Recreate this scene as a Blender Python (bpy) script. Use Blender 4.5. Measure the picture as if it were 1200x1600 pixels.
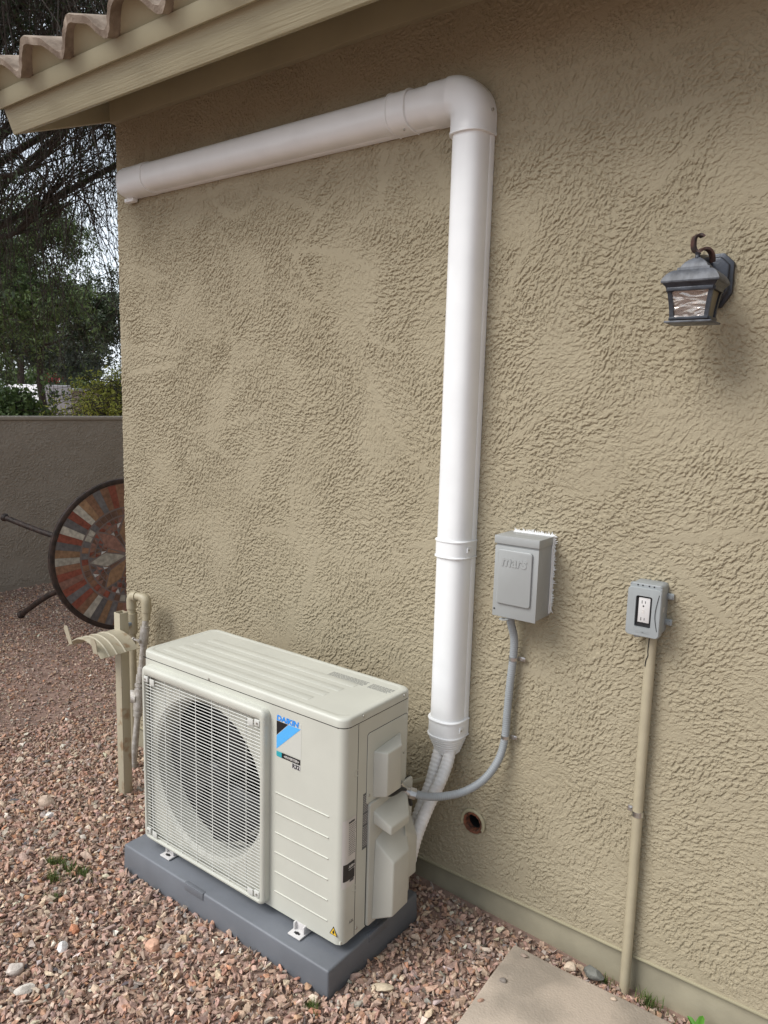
import bpy, bmesh, math, random
import numpy as np
from mathutils import Vector, Matrix
R = math.radians
random.seed(7); rng = np.random.default_rng(7)
S = bpy.context.scene
for o in list(bpy.data.objects): bpy.data.objects.remove(o)
COL = S.collection

# ---------------------------------------------------------------- camera
cam_d = bpy.data.cameras.new('camera'); cam = bpy.data.objects.new('camera', cam_d); COL.objects.link(cam)
cr = Vector((0.79933794, 0.60027901, 0.02690664)); cu = Vector((-0.10884435, 0.10060985, 0.98895428)); cf = Vector((-0.59094143, 0.79343731, -0.14575825))
M3 = Matrix((cr, cu, -cf)).transposed(); cam.matrix_world = Matrix.Translation((2.0, -1.8911, 1.5328)) @ M3.to_4x4()
cam_d.sensor_width = 36; cam_d.sensor_fit = 'AUTO'; cam_d.lens = 1163.1 / 1600 * 36
cam_d.clip_start = 0.05; cam_d.clip_end = 2000
S.camera = cam
S.render.resolution_x = 768; S.render.resolution_y = 1024

# ---------------------------------------------------------------- sky and sun
SUN_EL, SUN_AZ = R(46), Vector((-0.52, -0.85, 0)).normalized()
wd = bpy.data.worlds.new('World'); S.world = wd; wd.use_nodes = True
nt = wd.node_tree; nt.nodes.clear()
def wn(t, **k):
    n = nt.nodes.new(t)
    for a, b in k.items(): setattr(n, a, b)
    return n
out = wn('ShaderNodeOutputWorld'); bg = wn('ShaderNodeBackground'); sky = wn('ShaderNodeTexSky')
sky.sky_type = 'NISHITA'; sky.sun_disc = False; sky.sun_elevation = SUN_EL
sky.sun_rotation = math.atan2(SUN_AZ.x, SUN_AZ.y); sky.air_density = 1.0; sky.dust_density = 3.0
tc = wn('ShaderNodeTexCoord'); cn = wn('ShaderNodeTexNoise'); cn.inputs['Scale'].default_value = 2.2; cn.inputs['Detail'].default_value = 6
crp = wn('ShaderNodeValToRGB'); crp.color_ramp.elements[0].position = 0.34; crp.color_ramp.elements[0].color = (0.35,)*3+(1,)
crp.color_ramp.elements[1].position = 0.62; crp.color_ramp.elements[1].color = (0.97,)*3+(1,)
mx = wn('ShaderNodeMix', data_type='RGBA')
nt.links.new(tc.outputs['Generated'], cn.inputs['Vector']); nt.links.new(cn.outputs['Fac'], crp.inputs['Fac'])
nt.links.new(crp.outputs['Color'], mx.inputs[0]); nt.links.new(sky.outputs['Color'], mx.inputs[6]); mx.inputs[7].default_value = (7.7, 8.3, 8.9, 1)
gd = wn('ShaderNodeVectorMath', operation='DOT_PRODUCT'); gd.inputs[1].default_value = (-0.82, -0.52, 0.24); nt.links.new(tc.outputs['Generated'], gd.inputs[0])
gr_ = wn('ShaderNodeMapRange', interpolation_type='SMOOTHSTEP'); gr_.inputs[1].default_value = -0.75; gr_.inputs[2].default_value = 0.45; gr_.inputs[3].default_value = 0.22; gr_.inputs[4].default_value = 1.12; nt.links.new(gd.outputs['Value'], gr_.inputs[0])
gm = wn('ShaderNodeVectorMath', operation='SCALE'); nt.links.new(mx.outputs[2], gm.inputs[0]); nt.links.new(gr_.outputs[0], gm.inputs['Scale'])   # cloud deck brighter on the sun's side
nt.links.new(gm.outputs[0], bg.inputs['Color']); bg.inputs['Strength'].default_value = 0.066
nt.links.new(bg.outputs[0], out.inputs[0])
sd = bpy.data.lights.new('sun', 'SUN'); sd.energy = 1.35; sd.angle = R(32); sd.color = (1, 0.98, 0.95)
sun = bpy.data.objects.new('sun', sd); COL.objects.link(sun)
sdir = Vector((SUN_AZ.x*math.cos(SUN_EL), SUN_AZ.y*math.cos(SUN_EL), math.sin(SUN_EL)))
sun.rotation_euler = sdir.to_track_quat('Z', 'Y').to_euler(); sun.location = sdir*20
S.view_settings.view_transform = 'Standard'; S.view_settings.look = 'None'; S.view_settings.exposure = 1.10; S.view_settings.gamma = 1

# ---------------------------------------------------------------- materials
def mat(name, col, rough=0.6, metal=0.0, var=0.0, vscale=8.0, bump=0.0, bscale=60.0, col2=None, lo=0.35, hi=0.65, stretch=None, spec=0.5, attr=None, detail=5):
    m = bpy.data.materials.new(name); m.use_nodes = True; n = m.node_tree; b = n.nodes['Principled BSDF']
    b.inputs['Roughness'].default_value = rough; b.inputs['Metallic'].default_value = metal; b.inputs['Specular IOR Level'].default_value = spec
    b.inputs['Base Color'].default_value = (*col, 1)
    tcn = n.nodes.new('ShaderNodeTexCoord'); vec = tcn.outputs['Object']
    if stretch:
        mp = n.nodes.new('ShaderNodeMapping'); mp.inputs['Scale'].default_value = stretch; n.links.new(vec, mp.inputs['Vector']); vec = mp.outputs[0]
    src = None
    if attr:
        a = n.nodes.new('ShaderNodeAttribute'); a.attribute_name = attr; src = a.outputs['Color']; n.links.new(src, b.inputs['Base Color'])
    if col2 or var:
        nz = n.nodes.new('ShaderNodeTexNoise'); nz.inputs['Scale'].default_value = vscale; nz.inputs['Detail'].default_value = detail; n.links.new(vec, nz.inputs['Vector'])
        rp = n.nodes.new('ShaderNodeMapRange'); rp.inputs[1].default_value = lo; rp.inputs[2].default_value = hi; n.links.new(nz.outputs['Fac'], rp.inputs[0])
        mix = n.nodes.new('ShaderNodeMix'); mix.data_type = 'RGBA'; n.links.new(rp.outputs[0], mix.inputs[0])
        if src:
            mix.blend_type = 'MULTIPLY'; mix.inputs[0].default_value = 1
            n.links.new(src, mix.inputs[6]); cr_ = n.nodes.new('ShaderNodeMix'); cr_.data_type = 'RGBA'; n.links.new(rp.outputs[0], cr_.inputs[0])
            cr_.inputs[6].default_value = (1-var,)*3+(1,); cr_.inputs[7].default_value = (1+var,)*3+(1,)
            n.links.remove(mix.inputs[0].links[0]); mix.inputs[0].default_value = 1; n.links.new(cr_.outputs[2], mix.inputs[7])
        else:
            c2 = col2 or tuple(min(1, c*(1+var)) for c in col); c1 = col if col2 else tuple(c*(1-var) for c in col)
            mix.inputs[6].default_value = (*c1, 1); mix.inputs[7].default_value = (*c2, 1)
        n.links.new(mix.outputs[2], b.inputs['Base Color'])
    if bump:
        nb = n.nodes.new('ShaderNodeTexNoise'); nb.inputs['Scale'].default_value = bscale; nb.inputs['Detail'].default_value = 4; n.links.new(vec, nb.inputs['Vector'])
        bp = n.nodes.new('ShaderNodeBump'); bp.inputs['Distance'].default_value = bump; bp.inputs['Strength'].default_value = 1
        n.links.new(nb.outputs['Fac'], bp.inputs['Height']); n.links.new(bp.outputs[0], b.inputs['Normal'])
    return m

def stucco_height(nz,nx,step,seed=11):
    r=np.random.default_rng(seed)
    FZ=np.fft.fftfreq(nz,step)[:,None]; FX=np.fft.fftfreq(nx,step)[None]; 
    W=np.fft.fft2(r.normal(size=(nz,nx)))
    def bp(f0,bw=.6,ang=None,asp=1.,Wn=None):
        if ang is None: u,v=FX,FZ
        else:
            u=FX*np.cos(ang)+FZ*np.sin(ang); v=-FX*np.sin(ang)+FZ*np.cos(ang); u=u*asp
        f=np.hypot(u,v)+1e-6
        g=np.exp(-(np.log(f/f0)/bw)**2)
        o=np.fft.ifft2((W if Wn is None else Wn)*g).real; return o/o.std()
    def new(): return np.fft.fft2(r.normal(size=(nz,nx)))
    # stroke orientation field
    th=bp(1.3,.6,Wn=new())*1.0+.6
    # broad patches quantised to make trowel strokes
    K=10; A=np.linspace(0,np.pi,K,endpoint=False); W1=new(); W2=new()
    b=np.zeros((nz,nx)); c=np.zeros((nz,nx)); wt=np.zeros((nz,nx))
    for a in A:
        d=np.angle(np.exp(2j*(th-a)))/2; w=np.exp(-(d/.22)**2); wt+=w
        b+=w*bp(37,.85,a,1.6,W1); c+=w*bp(84,.5,a,1.3,W2)
    b/=wt; c/=wt
    e=bp(165,.45,Wn=new()); g=bp(8,.6,Wn=new())
    m=1/(1+np.exp(-(bp(2.6,.7,Wn=new())+.6)*3)); m2=1/(1+np.exp(-(bp(3.4,.7,Wn=new())+.3)*3))
    p=b+.50*c+.20*e+.30*g
    def st(x,t,w): q=np.clip((x-t)/w,0,1); return q*q*(3-2*q)
    h=np.zeros_like(p)
    dz_=np.gradient(p,axis=0); dx_=np.gradient(p,axis=1); dn_=dz_*.83-dx_*.55; dn_=np.clip(dn_/(np.hypot(dz_,dx_)+1e-9)*1.3,0,1)
    ge=np.hypot(dz_,dx_)/step+60.
    for t,a in ((-.95,.0013),(.05,.0015),(1.05,.0014)):
        h+=st(p,t,.05)*a*(.5+.5*m)
        dd=(p-t+.0)/ge           # distance to the ledge in metres
        h-=np.exp(-((dd+.0010)/.0012)**2)*dn_*.0022*(.35+.65*m)
    q=c+.35*e+.25*b
    h+=st(q,1.0,.08)*.0010*m2; h-=st(-q,1.5,.10)*.0015*m2
    X=np.arange(nx)*step; Z=np.arange(nz)*step; area=X[-1]*Z[-1]
    for i in range(int(area*34)):
        cx,cz=r.uniform(0,X[-1]),r.uniform(0,Z[-1]); L=r.uniform(.04,.24); Wd=r.uniform(.004,.018); an=r.normal(.35,.75); cv=r.normal(0,1.3)
        i0,i1=np.searchsorted(Z,[cz-L,cz+L]); j0,j1=np.searchsorted(X,[cx-L,cx+L])
        if i1-i0<3 or j1-j0<3: continue
        x=X[None,j0:j1]-cx; z=Z[i0:i1,None]-cz; u=x*np.cos(an)+z*np.sin(an); v=-x*np.sin(an)+z*np.cos(an); v=v+cv*u*u
        v=v+.0042*p[i0:i1,j0:j1]+.0010*e[i0:i1,j0:j1]
        wd=Wd*np.sqrt(np.clip(1-(u/L)**2,0,1))
        mk=np.clip((wd-np.abs(v))/.0012,0,1); k=r.uniform(.4,.85)
        w_=h[i0:i1,j0:j1]; base=w_.mean()+r.uniform(-.0004,.0014)
        h[i0:i1,j0:j1]=w_*(1-mk*k)+base*mk*k
    h+=b*.0001+g*.0002+bp(3,.6,Wn=new())*.0004+e*.00004
    return h

M = {
 'stucco': mat('stucco', (.336, .289, .200), .88, col2=(.362, .314, .222), vscale=2.4, lo=.3, hi=.7, bump=.0007, bscale=420, spec=.2),
 'stucco_far': mat('stucco_far', (.36, .315, .26), .9, col2=(.40, .355, .30), vscale=2.4, lo=.3, hi=.7, bump=.0012, bscale=300, spec=.2),
 'trim': mat('trim', (.365, .33, .22), .6, var=.08, vscale=3, bump=.0004, bscale=90),
 'wood': mat('wood', (.365, .33, .22), .6, var=.05, vscale=6, bump=.0016, bscale=60, stretch=(.10, 3, 3)),
 'foundation': mat('foundation', (.29, .26, .185), .7, var=.14, vscale=7, bump=.0012, bscale=45),
 'tile': mat('tile', (.175, .13, .095), .9, col2=(.35, .285, .225), vscale=16, bump=.0018, bscale=160),
 'white': mat('white_plastic', (.815, .825, .83), .30, var=.03, vscale=9, bump=.0003, bscale=14),
 'wrap': mat('white_wrap', (.74, .72, .70), .55, var=.08, vscale=30, bump=.0012, bscale=140),
 'beige': mat('beige_metal', (.545, .545, .48), .42, var=.035, vscale=7, bump=.00008, bscale=500),
 'beige_d': mat('beige_plastic', (.52, .51, .45), .5, var=.05, vscale=7),
 'wire': mat('wire', (.60, .60, .56), .4),
 'dark': mat('dark', (.012, .012, .013), .6),
 'coil': mat('coil_fin', (.007, .0075, .008), .5, metal=.4, var=.3, vscale=40, stretch=(30, 1, 1)),
 'blade': mat('fan_blade', (.010, .011, .013), .4),
 'pad': mat('pad_plastic', (.150, .160, .178), .5, var=.12, vscale=5, bump=.0004, bscale=420),
 'grey': mat('grey_paint', (.335, .345, .34), .38, var=.03, vscale=6, bump=.00005, bscale=400),
 'greyp': mat('grey_pvc', (.29, .31, .325), .42, var=.05, vscale=12),
 'outlet': mat('outlet_plastic', (.31, .33, .335), .45, var=.04, vscale=20),
 'recept': mat('receptacle', (.60, .58, .57), .4),
 'metal': mat('zinc', (.58, .58, .58), .32, metal=1, var=.1, vscale=90),
 'screw': mat('screw', (.5, .49, .46), .35, metal=.8),
 'caulk': mat('caulk', (.82, .82, .81), .5, bump=.003, bscale=300),
 'tanpipe': mat('tan_pipe', (.40, .35, .245), .5, var=.07, vscale=14, bump=.0005, bscale=60),
 'tanworn': mat('worn_tan_paint', (.43, .385, .285), .5, col2=(.30, .21, .13), vscale=22, lo=.58, hi=.70, bump=.0008, bscale=70),
 'galv': mat('weathered_galvanised', (.36, .33, .285), .65, metal=.2, col2=(.52, .49, .46), vscale=60, bump=.0015, bscale=140),
 'black': mat('black_metal', (.022, .024, .030), .32, metal=.3, col2=(.05, .055, .068), vscale=25, bump=.0007, bscale=120),
 'roofm': mat('weathered_black_metal', (.045, .049, .058), .5, metal=0, col2=(.13, .14, .16), vscale=34, stretch=(1.6, .8, 1), bump=.0006, bscale=120),
 'rustm': mat('rusted_scroll', (.022, .014, .013), .6, col2=(.075, .032, .024), vscale=50, bump=.001, bscale=150),
 'rust': mat('rust', (.055, .028, .018), .9, col2=(.26, .09, .045), vscale=70, bump=.003, bscale=180),
 'rubber': mat('black_cable', (.015, .015, .016), .45),
 'concrete': mat('concrete', (.34, .29, .235), .88, col2=(.50, .42, .34), vscale=6, lo=.38, hi=.58, bump=.0016, bscale=170, detail=8),
 'dirt': mat('dirt', (.22, .145, .115), .95, col2=(.32, .215, .17), vscale=9, bump=.006, bscale=50),
 'gravel': mat('gravel', (.4, .3, .25), .82, attr='col', var=.22, vscale=110, bump=.0012, bscale=260),
 'rock': mat('rock', (.42, .33, .27), .85, col2=(.30, .22, .18), vscale=30, bump=.002, bscale=150),
 'iron': mat('table_iron', (.022, .016, .014), .6, metal=.1, col2=(.06, .036, .028), vscale=30, bump=.0004, bscale=120),
 'mosaic': mat('mosaic', (.4, .3, .25), .38, attr='col', var=.22, vscale=45),
 'grout': mat('grout', (.22, .18, .17), .8),
 'bark': mat('bark', (.05, .04, .034), .9, col2=(.085, .068, .055), vscale=18, bump=.008, bscale=40),
 'blue': mat('logo_blue', (.02, .27, .80), .4), 'sky': mat('logo_light_blue', (.09, .42, .85), .4), 'ink': mat('ink', (.012, .012, .014), .4),
 'teal': mat('teal', (.03, .36, .42), .4), 'paper': mat('label_paper', (.60, .57, .54), .5), 'silver': mat('silver_label', (.56, .56, .51), .4), 'yellow': mat('yellow', (.78, .50, .04), .5),
 'greytxt': mat('grey_print', (.11, .11, .11), .5), 'bluegrey': mat('blue_grey_plastic', (.20, .25, .32), .4),
 'whitewall': mat('white_render', (.72, .72, .74), .7), 'glassd': mat('dark_window', (.03, .035, .04), .2),
 'red': mat('red_petals', (.20, .015, .015), .7),
}
def foliage(name, c1, c2, trans=.25):
    m = bpy.data.materials.new(name); m.use_nodes = True; n = m.node_tree; b = n.nodes['Principled BSDF']; b.inputs['Roughness'].default_value = .6
    a = n.nodes.new('ShaderNodeAttribute'); a.attribute_name = 'col'; mx_ = n.nodes.new('ShaderNodeMix'); mx_.data_type = 'RGBA'; n.links.new(a.outputs['Fac'], mx_.inputs[0])
    mx_.inputs[6].default_value = (*c1, 1); mx_.inputs[7].default_value = (*c2, 1); n.links.new(mx_.outputs[2], b.inputs['Base Color'])
    tr = n.nodes.new('ShaderNodeBsdfTranslucent'); n.links.new(mx_.outputs[2], tr.inputs[0]); ms = n.nodes.new('ShaderNodeMixShader'); ms.inputs[0].default_value = trans
    n.links.new(b.outputs[0], ms.inputs[1]); n.links.new(tr.outputs[0], ms.inputs[2]); n.links.new(ms.outputs[0], n.nodes['Material Output'].inputs[0])
    return m
M['leafdark'] = foliage('dark_leaves', (.026, .042, .020), (.065, .095, .040)); M['leafmid'] = foliage('mid_leaves', (.075, .125, .045), (.19, .27, .09))
M['leafyellow'] = foliage('yellow_green_leaves', (.22, .27, .04), (.55, .55, .10)); M['grass'] = foliage('grass_blades', (.06, .10, .02), (.15, .20, .05)); M['leafbright'] = foliage('bright_leaf', (.10, .28, .03), (.2, .42, .06))
M['leafgrey'] = foliage('grey_green_leaves', (.05, .07, .05), (.13, .15, .11))

glass = bpy.data.materials.new('seeded_glass'); glass.use_nodes = True; gn = glass.node_tree; gb = gn.nodes['Principled BSDF']
gb.inputs['Base Color'].default_value = (.66, .60, .56, 1); gb.inputs['Roughness'].default_value = .12; gb.inputs['Metallic'].default_value = .75
_t = gn.nodes.new('ShaderNodeTexCoord'); _n = gn.nodes.new('ShaderNodeTexNoise'); _n.inputs['Scale'].default_value = 30; _n.inputs['Detail'].default_value = 2; _n.inputs['Distortion'].default_value = 1.0
_m = gn.nodes.new('ShaderNodeMapping'); _m.inputs['Scale'].default_value = (.6, 1, 1.6); gn.links.new(_t.outputs['Object'], _m.inputs[0]); gn.links.new(_m.outputs[0], _n.inputs[0])
_b = gn.nodes.new('ShaderNodeBump'); _b.inputs['Distance'].default_value = .006; gn.links.new(_n.outputs['Fac'], _b.inputs['Height']); gn.links.new(_b.outputs[0], gb.inputs['Normal']); M['glass'] = glass
M['glassside'] = mat('side_glass', (.40, .35, .24), .25)

# ---------------------------------------------------------------- mesh helpers
def V(*a): return Vector(a)
class B:
    def __init__(s): s.bm = bmesh.new()
    def merge(s, b2):
        me = bpy.data.meshes.new('t'); b2.to_mesh(me); b2.free(); s.bm.from_mesh(me); bpy.data.meshes.remove(me); return s
    def box(s, lo, hi, bev=0.0, seg=2, rot=None, piv=None):
        b = bmesh.new(); bmesh.ops.create_cube(b, size=1); lo = Vector(lo); hi = Vector(hi); c = (lo+hi)/2; d = hi-lo
        for v in b.verts: v.co = Vector((v.co.x*d.x, v.co.y*d.y, v.co.z*d.z))
        if bev: bmesh.ops.bevel(b, geom=b.edges[:], offset=bev, segments=seg, profile=.5, affect='EDGES')
        for v in b.verts: v.co += c
        if rot: bmesh.ops.rotate(b, verts=b.verts, cent=Vector(piv) if piv else c, matrix=rot)
        return s.merge(b)
    def hexa(s, p, bev=0.0, seg=2):     # 8 points: 0-3 ring, 4-7 ring
        b = bmesh.new(); v = [b.verts.new(q) for q in p]
        for f in ((0,1,2,3), (7,6,5,4), (0,4,5,1), (1,5,6,2), (2,6,7,3), (3,7,4,0)): b.faces.new([v[i] for i in f])
        bmesh.ops.recalc_face_normals(b, faces=b.faces)
        if bev: bmesh.ops.bevel(b, geom=b.edges[:], offset=bev, segments=seg, profile=.5, affect='EDGES')
        return s.merge(b)
    def cyl(s, a, c, r, r2=None, seg=20, cap=True):
        a = Vector(a); c = Vector(c); d = c-a; b = bmesh.new()
        bmesh.ops.create_cone(b, cap_ends=cap, segments=seg, radius1=r, radius2=r if r2 is None else r2, depth=d.length)
        bmesh.ops.transform(b, matrix=Matrix.Translation((a+c)/2) @ d.to_track_quat('Z', 'Y').to_matrix().to_4x4(), verts=b.verts); return s.merge(b)
    def tube(s, pts, r, seg=12, smooth=0, ribs=None, cap=True):
        pts = [Vector(p) for p in pts]
        if smooth: pts = catmull(pts, smooth)
        rr = r if callable(r) else (lambda t: r)
        if ribs:
            L = 0; out_ = [pts[0]]; step = ribs[0]/4; cur = 0.; acc = [0.]
            dense = pts; lens = [0.]
            for i in range(1, len(dense)): lens.append(lens[-1]+(dense[i]-dense[i-1]).length)
            n = int(lens[-1]/step); out_ = []
            k = 0
            for i in range(n+1):
                t = i*step
                while k < len(lens)-2 and lens[k+1] < t: k += 1
                out_.append(dense[k].lerp(dense[k+1], min(1, (t-lens[k])/max(1e-9, lens[k+1]-lens[k]))))
            pts = out_; base = rr; rl = [base(i/max(1, n))*(1+ribs[1]*(1 if i % 4 < 2 else 0)) for i in range(n+1)]
        else: rl = [rr(i/max(1, len(pts)-1)) for i in range(len(pts))]
        bm = s.bm; prev = None; up = None; rings = []
        for i, p in enumerate(pts):
            d = (pts[min(i+1, len(pts)-1)]-pts[max(i-1, 0)]).normalized()
            if up is None: up = d.orthogonal().normalized()
            up = (up-d*up.dot(d)).normalized(); sd_ = d.cross(up)
            rings.append([bm.verts.new(p+(up*math.cos(2*math.pi*j/seg)+sd_*math.sin(2*math.pi*j/seg))*rl[i]) for j in range(seg)])
        for a, c in zip(rings, rings[1:]):
            for j in range(seg): bm.faces.new((a[j], a[(j+1) % seg], c[(j+1) % seg], c[j]))
        if cap: bm.faces.new(rings[0][::-1]); bm.faces.new(rings[-1])
        return s
    def sweep(s, prof, frames, cap=True):   # frames: (origin, A, Bv, scale_a, scale_b)
        bm = s.bm; rings = []
        for o, a, b, sa, sb in frames: rings.append([bm.verts.new(Vector(o)+Vector(a)*p[0]*sa+Vector(b)*p[1]*sb) for p in prof])
        n = len(prof)
        for u, w in zip(rings, rings[1:]):
            for j in range(n): bm.faces.new((u[j], u[(j+1) % n], w[(j+1) % n], w[j]))
        if cap: bm.faces.new(rings[0][::-1]); bm.faces.new(rings[-1])
        return s
    def prism(s, poly, d, bev=0.0, seg=2):       # poly: 3D points of a planar outline, d: extrusion vector
        b = bmesh.new(); v = [b.verts.new(p) for p in poly]; w = [b.verts.new(Vector(p)+Vector(d)) for p in poly]; n = len(poly)
        b.faces.new(v); b.faces.new(w[::-1])
        for i in range(n): b.faces.new((v[i], w[i], w[(i+1) % n], v[(i+1) % n]))
        bmesh.ops.recalc_face_normals(b, faces=b.faces)
        if bev: bmesh.ops.bevel(b, geom=b.edges[:], offset=bev, segments=seg, profile=.5, affect='EDGES')
        return s.merge(b)
    def lathe(s, c, axis, prof, seg=24):     # prof: (r, h) along axis
        axis = Vector(axis).normalized(); u = axis.orthogonal().normalized(); w = axis.cross(u); bm = s.bm; rings = []
        for r, h in prof: rings.append([bm.verts.new(Vector(c)+axis*h+(u*math.cos(2*math.pi*j/seg)+w*math.sin(2*math.pi*j/seg))*max(r, 1e-5)) for j in range(seg)])
        for a, b in zip(rings, rings[1:]):
            for j in range(seg): bm.faces.new((a[j], a[(j+1) % seg], b[(j+1) % seg], b[j]))
        bm.faces.new(rings[0][::-1]); bm.faces.new(rings[-1]); return s
    def done(s, name, m, parent=None, ang=32):
        bmesh.ops.recalc_face_normals(s.bm, faces=s.bm.faces)
        me = bpy.data.meshes.new(name); s.bm.to_mesh(me); s.bm.free(); me.materials.append(M[m] if isinstance(m, str) else m)
        if ang: me.shade_smooth(); me.set_sharp_from_angle(angle=R(ang))
        return link(name, me, parent)
def catmull(p, k):
    o = []
    for i in range(len(p)-1):
        a, b, c, d = p[max(i-1, 0)], p[i], p[i+1], p[min(i+2, len(p)-1)]
        for j in range(k):
            t = j/k; o.append(.5*((2*b)+(c-a)*t+(2*a-5*b+4*c-d)*t*t+(3*b-a-3*c+d)*t*t*t))
    return o+[p[-1]]
def link(name, me, parent=None):
    o = bpy.data.objects.new(name, me); COL.objects.link(o)
    if parent:
        o.parent = parent; w = parent_world(parent); o.matrix_parent_inverse = w.inverted()
    return o
def parent_world(p):
    w = p.matrix_basis.copy()
    if p.parent: w = parent_world(p.parent) @ p.matrix_parent_inverse @ w
    return w
def thing(name, label, cat, loc=(0, 0, 0), group=None):
    o = bpy.data.objects.new(name, None); o.location = loc; o.empty_display_size = .1; COL.objects.link(o); return tag(o, label, cat, group)
def tag(o, label, cat, group=None, kind=None):
    o['label'] = label; o['category'] = cat
    if group: o['group'] = group
    if kind: o['kind'] = kind
    return o
def npmesh(name, verts, faces_flat, nper, m, parent=None, col=None, smooth=False, ckind='FACE'):
    me = bpy.data.meshes.new(name); nf = len(faces_flat)//nper
    me.vertices.add(len(verts)); me.vertices.foreach_set('co', np.asarray(verts, np.float32).ravel())
    me.loops.add(len(faces_flat)); me.loops.foreach_set('vertex_index', np.asarray(faces_flat, np.int32).ravel())
    me.polygons.add(nf); me.polygons.foreach_set('loop_start', np.arange(0, nf*nper, nper, dtype=np.int32))
    me.update(calc_edges=True)
    if col is not None:
        a = me.attributes.new('col', 'FLOAT_COLOR', ckind); a.data.foreach_set('color', np.asarray(col, np.float32).ravel())
    me.materials.append(M[m] if isinstance(m, str) else m)
    me.shade_smooth() if smooth else me.shade_flat()
    return link(name, me, parent)
def text(name, body, size, loc, X, Y, m, parent, ext=.0003, bold=0, align='LEFT', shear=0, sx=1.0):
    cu_ = bpy.data.curves.new(name, 'FONT'); cu_.body = body; cu_.size = size; cu_.extrude = ext; cu_.offset = bold; cu_.align_x = align; cu_.shear = shear; cu_.resolution_u = 4
    o = bpy.data.objects.new(name, cu_); COL.objects.link(o); bpy.context.view_layer.update()
    me = bpy.data.meshes.new_from_object(o.evaluated_get(bpy.context.evaluated_depsgraph_get())); bpy.data.objects.remove(o)
    X = Vector(X).normalized(); Y = Vector(Y).normalized(); Z = X.cross(Y)
    me.transform(Matrix.Translation(loc) @ Matrix((X, Y, Z)).transposed().to_4x4() @ Matrix.Diagonal((sx, 1, 1, 1)))
    me.materials.clear(); me.materials.append(M[m]); me.shade_flat(); return link(name, me, parent)

# ================================================================ GROUND
def gz(x, y):
    return (.010*np.sin(x*2.3+1)*np.cos(y*3.1)+.006*np.sin(x*6+y*4)) - .028*np.clip((y+.30)/.3, 0, 1)*np.clip((x-.8)/.6, 0, 1) - .03*np.clip((-x-.5)/.3, 0, 1)*np.clip((y+.35)/.3, 0, 1) - .006
bm = bmesh.new()
xs = list(np.linspace(-5, 4, 91)); ys = list(np.linspace(-4, 4, 81))
xs = [-600, -120, -30, -10]+xs+[10, 30, 120, 600]; ys = [-600, -120, -30, -10]+ys+[10, 30, 120, 600]
gv = []; gf = []
for y in ys:
    for x in xs: gv.append((x, y, float(gz(x, y))-.004 if abs(x) < 6 and abs(y) < 5 else -.02))
nx = len(xs)
for j in range(len(ys)-1):
    for i in range(nx-1): gf += [j*nx+i, j*nx+i+1, (j+1)*nx+i+1, (j+1)*nx+i]
g = npmesh('ground', gv, gf, 4, 'dirt', smooth=True); g['kind'] = 'structure'
# concrete slab
sl = B(); poly = [(1.172, -.098), (1.30, -.102), (1.52, -.097), (1.80, -.101), (2.10, -.098), (2.10, -.90), (1.60, -.905), (1.196, -.90), (1.182, -.60), (1.186, -.43), (1.176, -.25)]
sl.prism([(x, y, -.05) for x, y in poly], (0, 0, .058), bev=.006); o = sl.done('path', 'concrete'); o['kind'] = 'structure'

# ================================================================ GRAVEL
def hull_templates(n, smooth=False):
    T = []
    for k in range(n):
        b = bmesh.new(); npnt = random.randint(7, 12)
        for i in range(npnt):
            d = Vector(rng.normal(size=3)).normalized(); d *= rng.uniform(.78, 1.0); b.verts.new((d.x, d.y*rng.uniform(.75, 1), d.z*.72))
        r_ = bmesh.ops.convex_hull(b, input=b.verts[:]); bmesh.ops.delete(b, geom=[v for v in b.verts if not v.link_faces], context='VERTS')
        bmesh.ops.triangulate(b, faces=b.faces[:]); b.verts.ensure_lookup_table(); b.verts.index_update()
        T.append((np.array([v.co[:] for v in b.verts]), np.array([[v.index for v in f.verts] for f in b.faces]))); b.free()
    return T
T = hull_templates(40)
pal = np.array([(.45, .31, .255), (.39, .265, .22), (.50, .37, .305), (.36, .265, .23), (.54, .42, .345), (.33, .25, .225), (.44, .27, .20), (.58, .48, .40), (.50, .28, .18), (.63, .57, .50), (.25, .22, .21), (.10, .10, .11), (.42, .39, .37), (.72, .69, .66)])
pw = np.array([18, 18, 14, 14, 11, 11, 9, 6, 3.2, 2.6, 2.5, .5, 3.5, .7]); pw = pw/pw.sum()
def inside_excl(x, y):
    e = (y > -.012) & (x > -.83)                                   # house
    e |= (x > -.02) & (x < .885) & (y > -.578) & (y < -.155)       # pad
    e |= (x > 1.178) & (x < 2.1) & (y > -.90) & (y < -.102)
    e |= (x < -3.80)
    return e
def visible(x, y):
    # rough wedge of ground the photo shows plus a margin
    a = (y > -1.25-(x-.3)*.50-.35) & (y < 2.6)
    return a
def scatter(n, x0, x1, y0, y1, smin, smax, zoff, power=1.0):
    x = rng.uniform(x0, x1, n); y = rng.uniform(y0, y1, n); k = (~inside_excl(x, y)) & visible(x, y); x = x[k]; y = y[k]
    if x0 < -2: k = rng.random(len(x)) < np.clip(1.15+.9*np.sin(x*2.9+1.3*np.sin(y*3.1))*np.cos(y*3.7+x*1.9), .5, 1); x = x[k]; y = y[k]
    s = smin+(smax-smin)*rng.random(len(x))**power
    return np.stack([x, y, gz(x, y)+zoff+s*rng.uniform(-.1, .35, len(x)), s], 1)
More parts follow.
